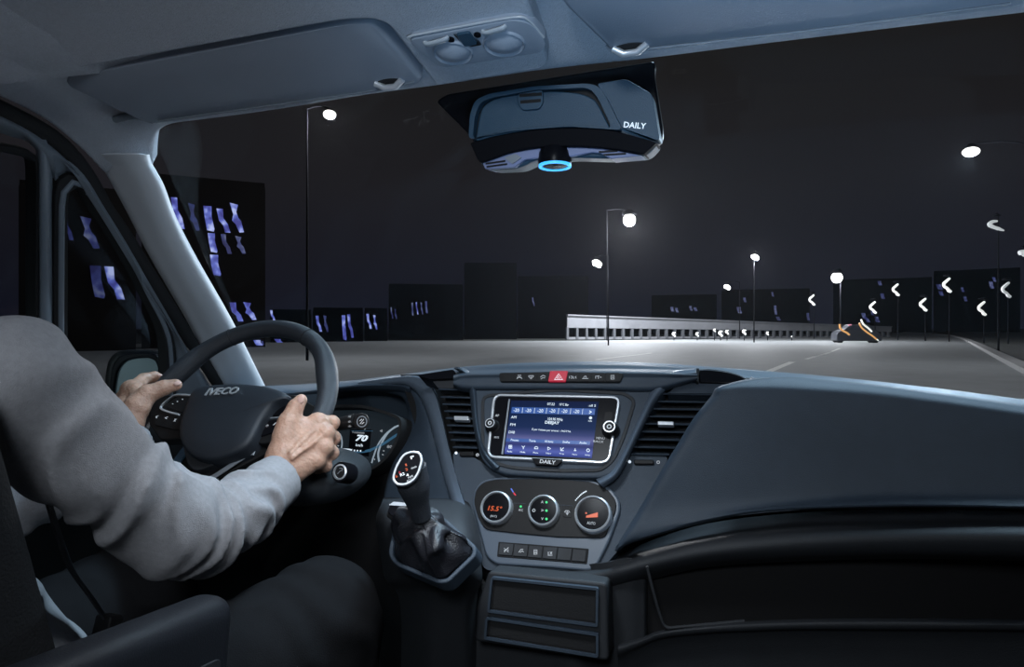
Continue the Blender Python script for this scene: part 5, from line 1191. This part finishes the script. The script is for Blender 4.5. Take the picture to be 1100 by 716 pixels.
tube('grip', crom([kb, kb + (kt - kb) * .35, kb + (kt - kb) * .7, kt + Vector((0, 0, .006))], 4), list(np.interp(np.linspace(0, 3, 13), [0, 1, 2, 3], [.0135, .016, .0225, .0215])), M['leather'], gl_, n=28, flat=(1, 1.0))
fk = Frame(T(438.5, 504.5, .862), Vector((.92, .34, .19)), (CAM - T(438, 505, .87)) + Vector((-.12, 0, .22)))
kp = fk.px([(420.5, 514), (424, 501), (432, 488), (441, 484), (452, 485.5), (455, 494), (451, 508), (445, 517), (435, 522), (425, 521)])
ko = rpoly(kp, .012, 6)
plate('knob_cap', fk, ko, -.022, -.001, M['leather'], gl_, bevel=.004)
rim('knob_rim', fk, ko, shrink(ko, .0032), -.006, .0025, M['silver'], gl_, bevel=.001)
plate('knob_face', fk, shrink(ko, .003), -.004, .001, M['gloss'], gl_)
for (s_, x, y, w_, h_, m_) in (('P', 443, 491, 4, 3.2, 'whitelit'), ('1', 436, 499, 1.6, 2.6, 'amber'), ('3', 436.5, 504, 2.6, 3, 'amber'), ('R2', 432, 509, 5, 3, 'whitelit'), ('4', 437.5, 510, 3, 3, 'whitelit'), ('MAN', 444.5, 502, 6, 2, 'white'), ('5', 429, 507, 1.8, 2, 'redled'), ('6', 425.5, 511, 2.6, 2.8, 'amber'), ('PWR', 441, 512, 6, 2.2, 'white'), ('ECO', 440, 515.4, 6, 1.8, 'white')):
    ptext(s_, fk, x, y, w_, h_, .0016, M[m_], gl_, rot=.25)
hb = empty('handbrake_switch', T(430, 552, .98), 'small silver topped parking brake switch beside the gear lever', 'switch')
fh = Frame(T(430, 549, .965), Vector((1, .15, 0)), Vector((-.1, -.80, .60)))
plate('frame', fh, rpoly(fh.px([(420, 542), (428, 538), (441, 546), (442, 556), (424, 561), (415, 555)]), .005), -.03, .0, M['black'], hb, bevel=.002)
plate('button', fh, rpoly(fh.px([(422, 544), (436, 542.5), (440, 554), (424, 557), (419, 552)]), .003), 0, .007, M['gloss'], hb, bevel=.0015)
plate('silver_edge', fh, rpoly(fh.px([(421, 545.5), (426, 541.5), (437, 541.5), (438.5, 545), (426, 545.5)]), .0015), .004, .0085, M['silver'], hb, bevel=.0006)
q = fh.p1(430, 552.5, .008); rim('brake_mark', fh, circ(q[0], q[1], .0028, 14), circ(q[0], q[1], .0018, 14), .006, .0082, M['redled'], hb)
# ================================================================== STEERING WHEEL
TH = 0.6638
WC = Vector((-.814, .905, H - .1445)); fw_ = Frame(WC, (1, 0, 0), (0, -math.cos(TH), math.sin(TH)))
sw = empty('steering_wheel', WC, 'dark leather steering wheel held in both hands of the driver', 'steering wheel')
NA = 144; pts = []; rs = []
for i in range(NA):
    a = 360 * i / NA; Rr = .182; r = .0158
    for c_, w_ in ((28, 13), (152, 13)):
        g = math.exp(-((a - c_) / w_) ** 2); r += .0030 * g; Rr -= .0035 * g
    pts.append(fw_.P(Rr * math.cos(R(a)), Rr * math.sin(R(a)))); rs.append(r)
tube('rim', pts, rs, M['leather'], sw, n=24, closed=True)
for a in (118, 62, 215, 325):
    c_ = fw_.P(.182 * math.cos(R(a)), .182 * math.sin(R(a))); t_ = (fw_.P(.182 * math.cos(R(a + 2)), .182 * math.sin(R(a + 2))) - c_).normalized()
    e1 = fw_.N; e2 = t_.cross(e1)
    tube('rim_seam', [c_ + (e1 * math.cos(q) + e2 * math.sin(q)) * .0162 for q in np.linspace(0, 2 * math.pi, 25)[:-1]], .0007, M['rubber'], sw, n=6, closed=True)
# airbag cover
hub = crom([(206, 418), (224, 412.3), (256, 410.5), (290, 414.5), (309, 424), (293, 433.5), (280, 450), (271, 468), (261, 480), (244, 488), (222, 493), (204, 488), (193, 474), (191, 456), (198, 434)], 4, closed=True)
NH = .030
hu = fw_.px([tuple(p) for p in hub], NH)
plate('airbag_cover', fw_, hu, -.015, NH - .008, M['hubm'], sw, inset=((.985, .004), (.955, .0072), (.88, .0095), (.6, .0115), (.25, .012)))
hb2 = crom([(198, 470), (220, 474), (250, 475), (273, 470), (266, 480), (246, 491), (226, 501), (210, 505), (201, 495)], 4, closed=True)
plate('hub_lower', fw_, fw_.px([tuple(p) for p in hb2], .01), -.03, .012, M['dash_dark'], sw, bevel=.006)
ptext('IVECO', fw_, 238.5, 419.8, 34, 7.8, NH + .0042, M['silver'], sw, name='badge', shear=.25, rot=.09, bold=.02, depth=.0016)
v, f = strip_raw(fw_, crom(fw_.px([(212, 441), (218, 443), (240, 444), (246, 442), (258, 430)], NH + .003), 4), .0012, NH + .0005, NH + .0036); 
# spokes with button pads
def spoke(name, px_, n0, n1, m): return plate(name, fw_, rpoly(fw_.px(px_, n1), .006), n0, n1, M[m], sw, bevel=.002)
spoke('spoke', [(163, 424), (214, 424), (210, 470), (172, 472), (160, 455)], -.012, .010, 'black')
spoke('spoke', [(288, 424), (318, 424), (345, 440), (330, 470), (284, 476), (268, 476)], -.012, .010, 'black')
spoke('spoke', [(176, 496), (206, 480), (270, 470), (290, 484), (218, 522), (198, 520)], -.03, -.002, 'black')
NT_ = .0135
def wline(px_, wd, m, n=NT_, nm='spoke_trim', k=4): v, f = strip_raw(fw_, crom(fw_.px(px_, n), k), wd, .006, n); return mk(nm, v, f, M[m], sw, bevel=.0005)
wline([(210, 424.4), (190, 423.3), (182, 427), (172, 436.5), (178, 441), (192, 444.8)], .0032, 'silver')
wline([(293, 426.6), (302, 426), (311, 426)], .0030, 'silver_dim'); wline([(283, 449.5), (292, 448.5), (303, 447)], .0028, 'silver_dim')
plate('button_pad', fw_, rpoly(fw_.px([(208, 427), (190, 426.5), (176, 436), (192, 442), (203, 443.5)], .012), .004), .008, .0125, M['black'], sw, bevel=.001)
plate('button_pad', fw_, rpoly(fw_.px([(203, 447.5), (190, 447), (172, 441.5), (164, 444), (166, 456), (186, 461), (200, 461)], .012), .004), .006, .0115, M['black'], sw, bevel=.001)
plate('button_pad', fw_, rpoly(fw_.px([(294, 429), (310, 427), (316, 436), (303, 445.5), (286, 447.5)], .012), .003), .008, .0125, M['gloss'], sw, bevel=.001)
plate('button_pad', fw_, rpoly(fw_.px([(283, 452), (302, 449.5), (300, 462), (276, 470)], .012), .003), .008, .0125, M['gloss'], sw, bevel=.001)
for (x, y) in ((185.5, 433.5), (190.5, 431), (196, 427.5 + 1)):
    u, v = fw_.p1(x, y, .013); plate('button_mark', fw_, circ(u, v, .0014, 10, .0008), .012, .0133, M['white'], sw)
for (x, y, s_) in ((168.5, 447.5, '('), (178.5, 448.5, '<'), (188, 451, 'x'), (296, 437, '-'), (306, 431, '+'), (287, 457, '*'), (295, 455, '/')): ptext(s_, fw_, x, y, 2.6, 3.0, .0132, M['white'], sw, name='button_mark', bold=.03)
wline([(206, 517), (216, 517.5), (230, 512), (250, 499), (268, 487.5), (274, 486.5)], .0085, 'silver_dim', .004, 'lower_spoke_trim')
wline([(188, 502), (196, 489), (202, 482)], .016, 'pod', .002, 'lower_spoke_trim', k=2)

# ================================================================== DRIVER
HS = .0017
def hand(chains, extra, lo, hi, h=HS, cut=None):
    G = fgrid(lo, hi, h); d = None
    for pts_, rs_, k in chains:
        q = chain(G, pts_, rs_, .004); d = q if d is None else smin(d, q, k)
    for (c, r, k) in extra: d = smin(d, caps(G, c, c + Vector((1e-4, 0, 0)), r, r), k)
    # tendons, veins and skin folds
    n_ = .0003 * np.sin(G[0] * 520 + 3 * np.sin(G[2] * 160)) * np.sin(G[2] * 430 + G[1] * 260); d = d + n_.astype(np.float32)
    return surface_nets(d, (G[0][0, 0, 0], G[1][0, 0, 0], G[2][0, 0, 0]), h)
P_ = T
# right hand: back of the hand towards the camera, fingers round the outer side of the rim
Wr = P_(300, 500, .985); Er = P_(188, 563, .765)
imc, mmc, rmc, lmc = P_(342, 453, 1.026), P_(350, 465, 1.018), P_(349, 480, 1.008), P_(341, 494, .998)
RH = [
    ([P_(258, 545, .905), P_(284, 521, .95), P_(303, 497, .987)], [.022, .0235, .0230], .01),
    ([P_(284, 520, .95), P_(309, 507, .985)], [.024, .0205], .016),
    ([P_(304, 489, .985), P_(322, 470, 1.003), imc], [.0195, .0155, .0128], .014),
    ([P_(308, 495, .985), P_(328, 478, 1.002), mmc], [.0195, .0160, .0132], .013),
    ([P_(311, 502, .982), P_(330, 490, .998), rmc], [.0185, .0155, .0126], .012),
    ([P_(313, 508, .980), P_(328, 500, .992), lmc], [.0165, .0145, .0115], .012),
    ([imc, P_(356.5, 453.5, 1.05), P_(354, 459, 1.085), P_(342, 462, 1.093)], [.0122, .0106, .0092, .008], .007),
    ([mmc, P_(357.5, 470, 1.046), P_(352, 476, 1.080), P_(338, 478, 1.084)], [.0126, .0110, .0095, .0082], .006),
    ([rmc, P_(356, 486, 1.034), P_(349, 491, 1.066), P_(334, 490, 1.068)], [.0120, .0106, .009, .0078], .006),
    ([lmc, P_(350, 500, 1.022), P_(342, 503, 1.05), P_(328, 500, 1.052)], [.0108, .0094, .0082, .007], .006),
    ([P_(302, 486, .984), P_(305, 470, .990), P_(309, 453, .998), P_(317.5, 437, 1.010), P_(323.5, 429.5, 1.018)], [.019, .0168, .0142, .0118, .0095], .010),
    ([P_(308, 462, .996), P_(324, 457, 1.010), P_(338, 456, 1.022)], [.010, .0095, .009], .016),
    # tendons
    ([P_(312, 486, .965), P_(343, 455, 1.012)], [.0015, .0018], .009), ([P_(314, 492, .963), P_(349, 466, 1.004)], [.0015, .0018], .009),
]
REX = [(imc + Vector((.002, -.004, .002)), .0118, .006), (mmc + Vector((.002, -.004, .002)), .0122, .006), (rmc + Vector((.001, -.004, .001)), .0116, .006), (lmc + Vector((0, -.003, 0)), .0108, .006),
       (P_(357.5, 454, 1.048), .0112, .003), (P_(358, 470.5, 1.044), .0114, .003), (P_(356.5, 486.5, 1.032), .0110, .003)]
def bounds(ch, m=.04):
    a = np.array([tuple(p) for c in ch for p in c[0]]); return a.min(0) - m, a.max(0) + m
lo, hi = bounds(RH); parts = [hand(RH, REX, lo, hi)]
# left hand: thumb on the near side of the rim, fingers behind it
Wl = P_(134, 458, 1.085)
li, lm, lr_, ll = P_(141, 418, 1.155), P_(134, 426, 1.165), P_(131, 437, 1.165), P_(131, 448, 1.155)
LH = [
    ([P_(90, 494, 1.00), P_(120, 470, 1.055), Wl], [.031, .027, .024], .01),
    ([Wl, P_(137, 440, 1.115), li], [.022, .0185, .0135], .014),
    ([Wl, P_(133, 442, 1.12), lm], [.021, .017, .0135], .012),
    ([P_(131, 460, 1.085), P_(129, 448, 1.12), lr_], [.020, .016, .0125], .012),
    ([P_(130, 462, 1.085), P_(129, 455, 1.115), ll], [.018, .015, .012], .012),
    ([li, P_(154, 407.5, 1.205), P_(166, 404.5, 1.222), P_(171, 405.5, 1.224)], [.0132, .0112, .0098, .0078], .008),
    ([lm, P_(136, 418, 1.225), P_(150, 420, 1.250), P_(162, 424, 1.245)], [.0128, .011, .0095, .008], .006),
    ([lr_, P_(132, 432, 1.22), P_(146, 434, 1.248), P_(158, 438, 1.24)], [.012, .0105, .009, .0075], .006),
    ([ll, P_(132, 446, 1.205), P_(144, 448, 1.23), P_(154, 451, 1.22)], [.011, .0095, .008, .007], .006),
    ([P_(138, 452, 1.085), P_(147, 437, 1.095), P_(158, 423.5, 1.108), P_(176, 416.2, 1.122), P_(188.5, 413.3, 1.130)], [.0225, .0205, .0160, .0128, .0104], .010),
    ([P_(150, 430, 1.11), P_(146, 420, 1.135), li], [.014, .0135, .0135], .012),
]
lo, hi = bounds(LH); parts.append(hand(LH, [], lo, hi, .002))
# head, neck and trunk under the clothes
HC = Vector((-.815, .40, H + .245))
lo, hi = np.array((-1.02, .2, H - .35)), np.array((-.60, .56, H + .40)); G = fgrid(lo, hi, .005)
d = ell(G, tuple(HC), (.076, .094, .098)); d = smin(d, ell(G, tuple(HC + Vector((0, .03, -.055))), (.054, .062, .062)), .03)
d = smin(d, caps(G, HC + Vector((0, -.01, -.05)), Vector((-.812, .36, H - .02)), .056, .062), .02)
d = smin(d, caps(G, HC + Vector((0, .088, .012)), HC + Vector((0, .107, -.018)), .009, .013), .012)      # nose
d = smin(d, caps(G, HC + Vector((-.02, .083, -.052)), HC + Vector((.02, .083, -.052)), .007, .007), .008)    # lips
d = np.maximum(d, -caps(G, HC + Vector((-.018, .096, -.052)), HC + Vector((.018, .096, -.052)), .0025, .0025))
for s_ in (-1, 1):
    d = np.maximum(d, -ell(G, tuple(HC + Vector((.032 * s_, .098, .012))), (.017, .012, .010))); d = smin(d, ell(G, tuple(HC + Vector((.031 * s_, .074, .012))), (.013, .013, .012)), .004)
    d = smin(d, ell(G, tuple(HC + Vector((.078 * s_, -.004, -.005))), (.010, .02, .031)), .006)
d = smin(d, caps(G, Vector((-.812, .37, H - .1)), Vector((-.81, .38, H - .3)), .12, .13), .05)
parts.append(surface_nets(d, tuple(lo), .005))
V, Fc = merge_parts([(p[0].tolist(), p[1].tolist()) for p in parts])
person = mk('person', V, Fc, M['skin'], None, autosmooth=180)
tag(person, 'person in a grey blue cotton shirt driving with both hands on the wheel', 'person')
# nails
def nail(c, d_, nrm, L=.0065, W=.0052):
    fr = Frame(c, Vector(d_), Vector(nrm)); 
    plate('fingernail', fr, circ(0, 0, L, 20, W), -.002, .0008, M['nail'], person, inset=((.8, .0008), (.4, .0012)))
c = P_(323.3, 428.6, 1.0045); nail(c, (P_(325, 425, 1.0045) - P_(320, 434, 1.003)), (CAM - c).normalized() + Vector((-.1, 0, .35)))
c = P_(190.5, 411.5, 1.121); nail(c, (P_(194, 411, 1.123) - P_(184, 412.5, 1.119)), (CAM - c).normalized() + Vector((.1, .2, .9)), .006, .0045)
c = P_(171.5, 402.6, 1.214); nail(c, (P_(173, 402.8, 1.214) - P_(166, 402, 1.212)), Vector((0, -.2, 1)), .0048, .004)
# eyes, hair
for s_ in (-1, 1):
    fr = Frame(HC + Vector((.031 * s_, .0875, .012)), (1, 0, 0), (0, 1, 0)); lathe('eye', fr, [(.009, -.006), (.008, -.001), (.004, .0012), (.001, .0016)], M['nail'], person, n=16)
G = fgrid((-.93, .26, H + .14), (-.70, .52, H + .39), .005)
d = ell(G, tuple(HC + Vector((0, -.006, .012))), (.087, .102, .105)); d = np.maximum(d, (G[1] - HC.y) * .9 - (G[2] - HC.z) * .8 - .022)
d = d + .003 * np.sin(G[0] * 300) * np.sin(G[1] * 250 + G[2] * 200)
V, Fc = surface_nets(d.astype(np.float32), (-.93, .26, H + .14), .005); mk('hair', V, Fc, M['hair'], person, autosmooth=180)

# shirt
Sh_r = P_(14, 403, .600); Sh_l = Vector((-1.0, .40, H - .05)); El = Vector((-1.03, .575, H - .29)); Cl = P_(139, 474, 1.055)
hsh = .0042
lo = np.array((-1.13, .16, H - .60)); hi = np.array((-.52, .90, H + .10)); G = fgrid(lo, hi, hsh)
X_, Y_, Z_ = G
armR = [Sh_r, P_(88, 487, .672), Er, P_(214, 570, .80), P_(258, 548, .875), P_(296, 517.5, .955)]
rR = [.0560, .0560, .0575, .0500, .0450, .0378]
dr = chain(G, armR, rR, .02)
dl_ = chain(G, [Sh_l, (Sh_l + El) / 2, El, (El + Cl) / 2, Cl], [.074, .062, .060, .052, .041], .02)
tor = caps(G, Vector((-.81, .345, H - .15)), Vector((-.81, .39, H - .47)), .145, .165)
tor = smin(tor, ell(G, (-.80, .45, H - .42), (.165, .15, .15)), .06)
tor = smin(tor, caps(G, Sh_r + Vector((-.03, -.02, 0)), Vector((-.81, .34, H + .0)), .052, .072), .04); tor = smin(tor, caps(G, Sh_l + Vector((.02, -.02, 0)), Vector((-.81, .34, H + .0)), .062, .075), .05)
tor = smin(tor, caps(G, Vector((-.81, .35, H + .03)), Vector((-.812, .36, H + .06)), .075, .068), .015)
# folds: along-arm parameter for the sleeve
def param(a, b):
    a = np.array(tuple(a), np.float32); b = np.array(tuple(b), np.float32); dd = b - a; L = float(np.linalg.norm(dd)); dd /= L
    return (X_ - a[0]) * dd[0] + (Y_ - a[1]) * dd[1] + (Z_ - a[2]) * dd[2], L
s1, L1 = param(Sh_r, Er); s2, L2 = param(Er, P_(296, 517.5, .955))
wob = .012 * np.sin(X_ * 38 + Z_ * 22) + .010 * np.sin(Y_ * 41 - Z_ * 33 + 1.2) + .003 * np.sin(X_ * 90 + Y_ * 70)
ex = Er
de = np.sqrt((X_ - ex[0]) ** 2 + (Y_ - ex[1]) ** 2 + (Z_ - ex[2]) ** 2)
def ridge(x): return 2 * (.5 + .5 * np.sin(2 * x)) ** 1.5 - 1.4
f1 = .0058 * ridge((s2 + wob) * 82) * np.exp(-((s2 - .05) / .075) ** 2)
f2 = .0052 * ridge((s2 * .9 + (Z_ - ex[2]) * .75 + wob) * 88 + .6) * np.exp(-((s2 - .15) / .06) ** 2)
f3 = .0052 * ridge((s1 * .55 + (X_ + .3 * Y_) * .9 + wob * 1.2) * 60) * np.exp(-((s1 - .19) / .075) ** 2)
f4 = .0048 * ridge((s1 * .35 + X_ * 1.1 - Z_ * .5 + wob) * 52) * np.exp(-((s1 - .08) / .09) ** 2)
fold = (f1 + f2 + f3 + f4) * np.clip(1.35 - np.abs(dr) * 30, 0, 1) * np.clip((L2 - .03 - s2) / .03, .12, 1)
cuff_band = 0
dr = dr - fold.astype(np.float32)
# placket seam by the cuff: a step where the cuff is turned
dr = np.where(s2 > L2 - .048, dr - .0016, dr)
dl_ = dl_ - (.003 * ridge((Y_ * .8 + Z_ * .5 + wob) * 80)).astype(np.float32)
tor = tor - (.004 * ridge((Z_ + .25 * X_ + wob) * 48)).astype(np.float32)
# cuffs: open ends
def end_cut(dd, a, b, r):
    a_ = np.array(tuple(a), np.float32); n_ = np.array(tuple((Vector(b) - Vector(a)).normalized()), np.float32)
    pl = (X_ - a_[0]) * n_[0] + (Y_ - a_[1]) * n_[1] + (Z_ - a_[2]) * n_[2]
    dd = np.maximum(dd, pl); return np.maximum(dd, -caps(G, a, Vector(a) - (Vector(b) - Vector(a)) * 1.4, r, r * .9))
dr = end_cut(dr, P_(303.5, 513, .970), P_(325, 499, 1.005), .0325)
dl_ = end_cut(dl_, P_(139, 474, 1.062), P_(150, 458, 1.10), .037)
d = smin(tor, dl_, .018); d = smin(d, dr, .006)
d = np.maximum(d, -caps(G, Vector((-.812, .375, H + .05)), Vector((-.815, .40, H + .2)), .062, .066))
V, Fc = surface_nets(d.astype(np.float32), tuple(lo), hsh)
shirt = mk('shirt', V, Fc, M['shirt'], person, autosmooth=180)
# light smoothing keeps the folds and removes the grid steps
def smooth(o, it_=2, f=.5): x = o.modifiers.new('smooth', 'SMOOTH'); x.iterations = it_; x.factor = f
smooth(shirt, 4); smooth(person, 2, .5)
# seams on the shirt: armhole and cuff
def ring_on(a, b, fpos, r, name, w_=.0012, sq=1.0):
    a, b = Vector(a), Vector(b); c = a + (b - a) * fpos; t_ = (b - a).normalized(); e1 = t_.cross(UP).normalized(); e2 = t_.cross(e1)
    tube(name, [c + (e1 * math.cos(q) + e2 * math.sin(q)) * r for q in np.linspace(0, 2 * math.pi, 49)[:-1]], w_, M['shirt'], person, n=6, closed=True)
# trousers
lo = np.array((-1.12, .20, H - .96)); hi = np.array((-.44, 1.18, H - .28)); hT = .0075; G = fgrid(lo, hi, hT); X_, Y_, Z_ = G
kr_ = P_(343, 668, .95); sr = P_(375, 800, .93)
ar = chain(G, [Vector((-.72, .42, H - .50)), kr_], [.105, .086], .02); ar = smin(ar, chain(G, [kr_, Vector((kr_.x + .03, kr_.y + .05, H - .93))], [.082, .065], .02), .03)
kl = Vector((kr_.x - .36, kr_.y + .02, kr_.z)); al = chain(G, [Vector((-.92, .42, H - .50)), kl, Vector((kl.x, kl.y + .08, H - .93))], [.105, .084, .065], .02)
hp = ell(G, (-.81, .38, H - .52), (.19, .15, .12)); d = smin(smin(ar, al, .02), hp, .05)
wob = .01 * np.sin(X_ * 40 + Y_ * 30) + .008 * np.sin(Z_ * 50 - Y_ * 20)
d = d - .0028 * ridge((Y_ + .6 * Z_ + wob) * 55) * np.exp(-((Y_ - .78) / .12) ** 2)
V, Fc = surface_nets(d.astype(np.float32), tuple(lo), hT); tr = mk('trousers', V, Fc, M['trousers'], person, autosmooth=180); smooth(tr, 3)
for x in (kr_.x + .03, kl.x):
    G = fgrid((x - .08, kr_.y - .05, H - .97), (x + .08, kr_.y + .32, H - .83), .006)
    d = smin(ell(G, (x, kr_.y + .18, H - .925), (.05, .11, .038)), ell(G, (x, kr_.y + .06, H - .915), (.043, .06, .055)), .03); d = np.maximum(d, (H - .95) - G[2])
    V, Fc = surface_nets(d.astype(np.float32), (G[0][0, 0, 0], G[1][0, 0, 0], G[2][0, 0, 0]), .006); mk('shoe', V, Fc, M['black'], person, autosmooth=180)

# ================================================================== SEAT, ARMREST, BELT
seat = empty('driver_seat', (-.81, .35, H - .95), 'black cloth driver seat with a padded armrest on its inner side', 'seat')
def sdfobj(name, fn, lo, hi, h, m, parent, sm=2):
    G = fgrid(lo, hi, h); d = fn(G).astype(np.float32); V, Fc = surface_nets(d, tuple(lo), h); o = mk(name, V, Fc, m, parent, autosmooth=180); smooth(o, sm); return o
def rbox(G, c, hs, r, rot=None):
    x, y, z = G[0] - c[0], G[1] - c[1], G[2] - c[2]
    if rot is not None:
        ca, sa = math.cos(rot), math.sin(rot); y, z = y * ca + z * sa, -y * sa + z * ca
    q = [np.abs(v) - (hh - r) for v, hh in zip((x, y, z), hs)]
    return np.sqrt(sum(np.maximum(v, 0) ** 2 for v in q)) + np.minimum(np.maximum(np.maximum(q[0], q[1]), q[2]), 0) - r
lean = R(14)
def backf(G):
    d = rbox(G, (-.81, .13, H - .27), (.235, .055, .36), .05, lean)
    for s_ in (-1, 1): d = smin(d, rbox(G, (-.81 + .226 * s_, .290, H - .335), (.034, .140, .285), .03, lean), .03)
    return d
sdfobj('backrest', backf, (-1.10, -.10, H - .70), (-.52, .52, H + .14), .009, M['seat'], seat)
sdfobj('cushion', lambda G: smin(rbox(G, (-.81, .50, H - .68), (.25, .30, .07), .06), rbox(G, (-.81, .76, H - .70), (.23, .06, .07), .05), .04), (-1.10, .16, H - .80), (-.52, .88, H - .56), .010, M['seat'], seat)
sdfobj('headrest', lambda G: rbox(G, (-.81, .05, H + .22), (.14, .05, .09), .045, lean), (-.98, -.05, H + .09), (-.64, .16, H + .34), .008, M['seat'], seat)
for s_ in (-1, 1): tube('headrest_post', [(-.81 + .07 * s_, .07, H + .16), (-.81 + .07 * s_, .09, H + .02)], .007, M['silver_dim'], seat)
plate('seat_base', Frame((-.81, .42, H - .84), (1, 0, 0), (0, 0, 1)), rrect(-.2, -.24, .2, .24, .05), -.10, .10, M['black'], seat, bevel=.01)
# armrest
A1_ = P_(238, 660, .715); A0 = A1_ + (P_(22, 754, .50) - A1_) * 1.35
axd = (A1_ - A0).normalized(); sd_ = axd.cross(UP).normalized(); up_ = sd_.cross(axd)
def armf(G):
    x = (G[0] - A0[0]) * axd[0] + (G[1] - A0[1]) * axd[1] + (G[2] - A0[2]) * axd[2]; y = (G[0] - A0[0]) * sd_[0] + (G[1] - A0[1]) * sd_[1] + (G[2] - A0[2]) * sd_[2]; z = (G[0] - A0[0]) * up_[0] + (G[1] - A0[1]) * up_[1] + (G[2] - A0[2]) * up_[2]
    L = (A1_ - A0).length; r = .022
    q = [np.abs(x - L / 2) - (L / 2 - r), np.abs(y + .004) - (.027 - r), np.abs(z + .032) - (.058 - r)]
    return np.sqrt(sum(np.maximum(v, 0) ** 2 for v in q)) + np.minimum(np.maximum(np.maximum(q[0], q[1]), q[2]), 0) - r
bb = np.array([tuple(A0), tuple(A1_)]); lo = bb.min(0) - .12; hi = bb.max(0) + .12
ar_ = sdfobj('armrest', armf, lo, hi, .0045, M['armrest'], seat, 3)
fa_ = Frame(A0 + sd_ * .0225 - up_ * .05, axd, sd_)
Lr = (A1_ - A0).length
plate('side_cover', fa_, rpoly([(.06, -.028), (Lr - .045, -.028), (Lr - .028, -.01), (Lr - .024, .018), (.06, .022)], .012), -.008, .002, M['dash_dark'], ar_, bevel=.0012)
# belt
belt = empty('seat_belt', P_(60, 560, .68), 'thin dark seat belt strap hanging beside the shirt of the driver', 'seat belt')
bp_ = crom([Vector((-.60, .30, H + .02)), P_(20, 470, .60), P_(47, 532, .655), P_(58, 566, .675), P_(74, 610, .70), P_(95, 640, .725), P_(114, 668, .745)], 6)
V = []; Fc = []
for i, p in enumerate(bp_):
    p = Vector(p); w__ = (p - CAM).normalized() * .022 + Vector((.004, 0, 0)); th_ = Vector((.0011, .0006, 0))
    V += [p - w__ * .2 - th_, p - w__ * .2 + th_, p + w__ * 1.8 + th_, p + w__ * 1.8 - th_]
for i in range(len(bp_) - 1):
    for j in range(4): Fc.append((i * 4 + j, i * 4 + (j + 1) % 4, i * 4 + 4 + (j + 1) % 4, i * 4 + 4 + j))
Fc += [(0, 1, 2, 3), tuple((len(bp_) - 1) * 4 + j for j in (3, 2, 1, 0))]
mk('strap', V, Fc, M['belt'], belt)
e_ = Vector(bp_[-1]); plate('buckle', Frame(e_, (1, 0, 0), (0, -1, .3)), rrect(-.012, -.05, .012, .008, .004), -.012, .006, M['black'], belt, bevel=.002)
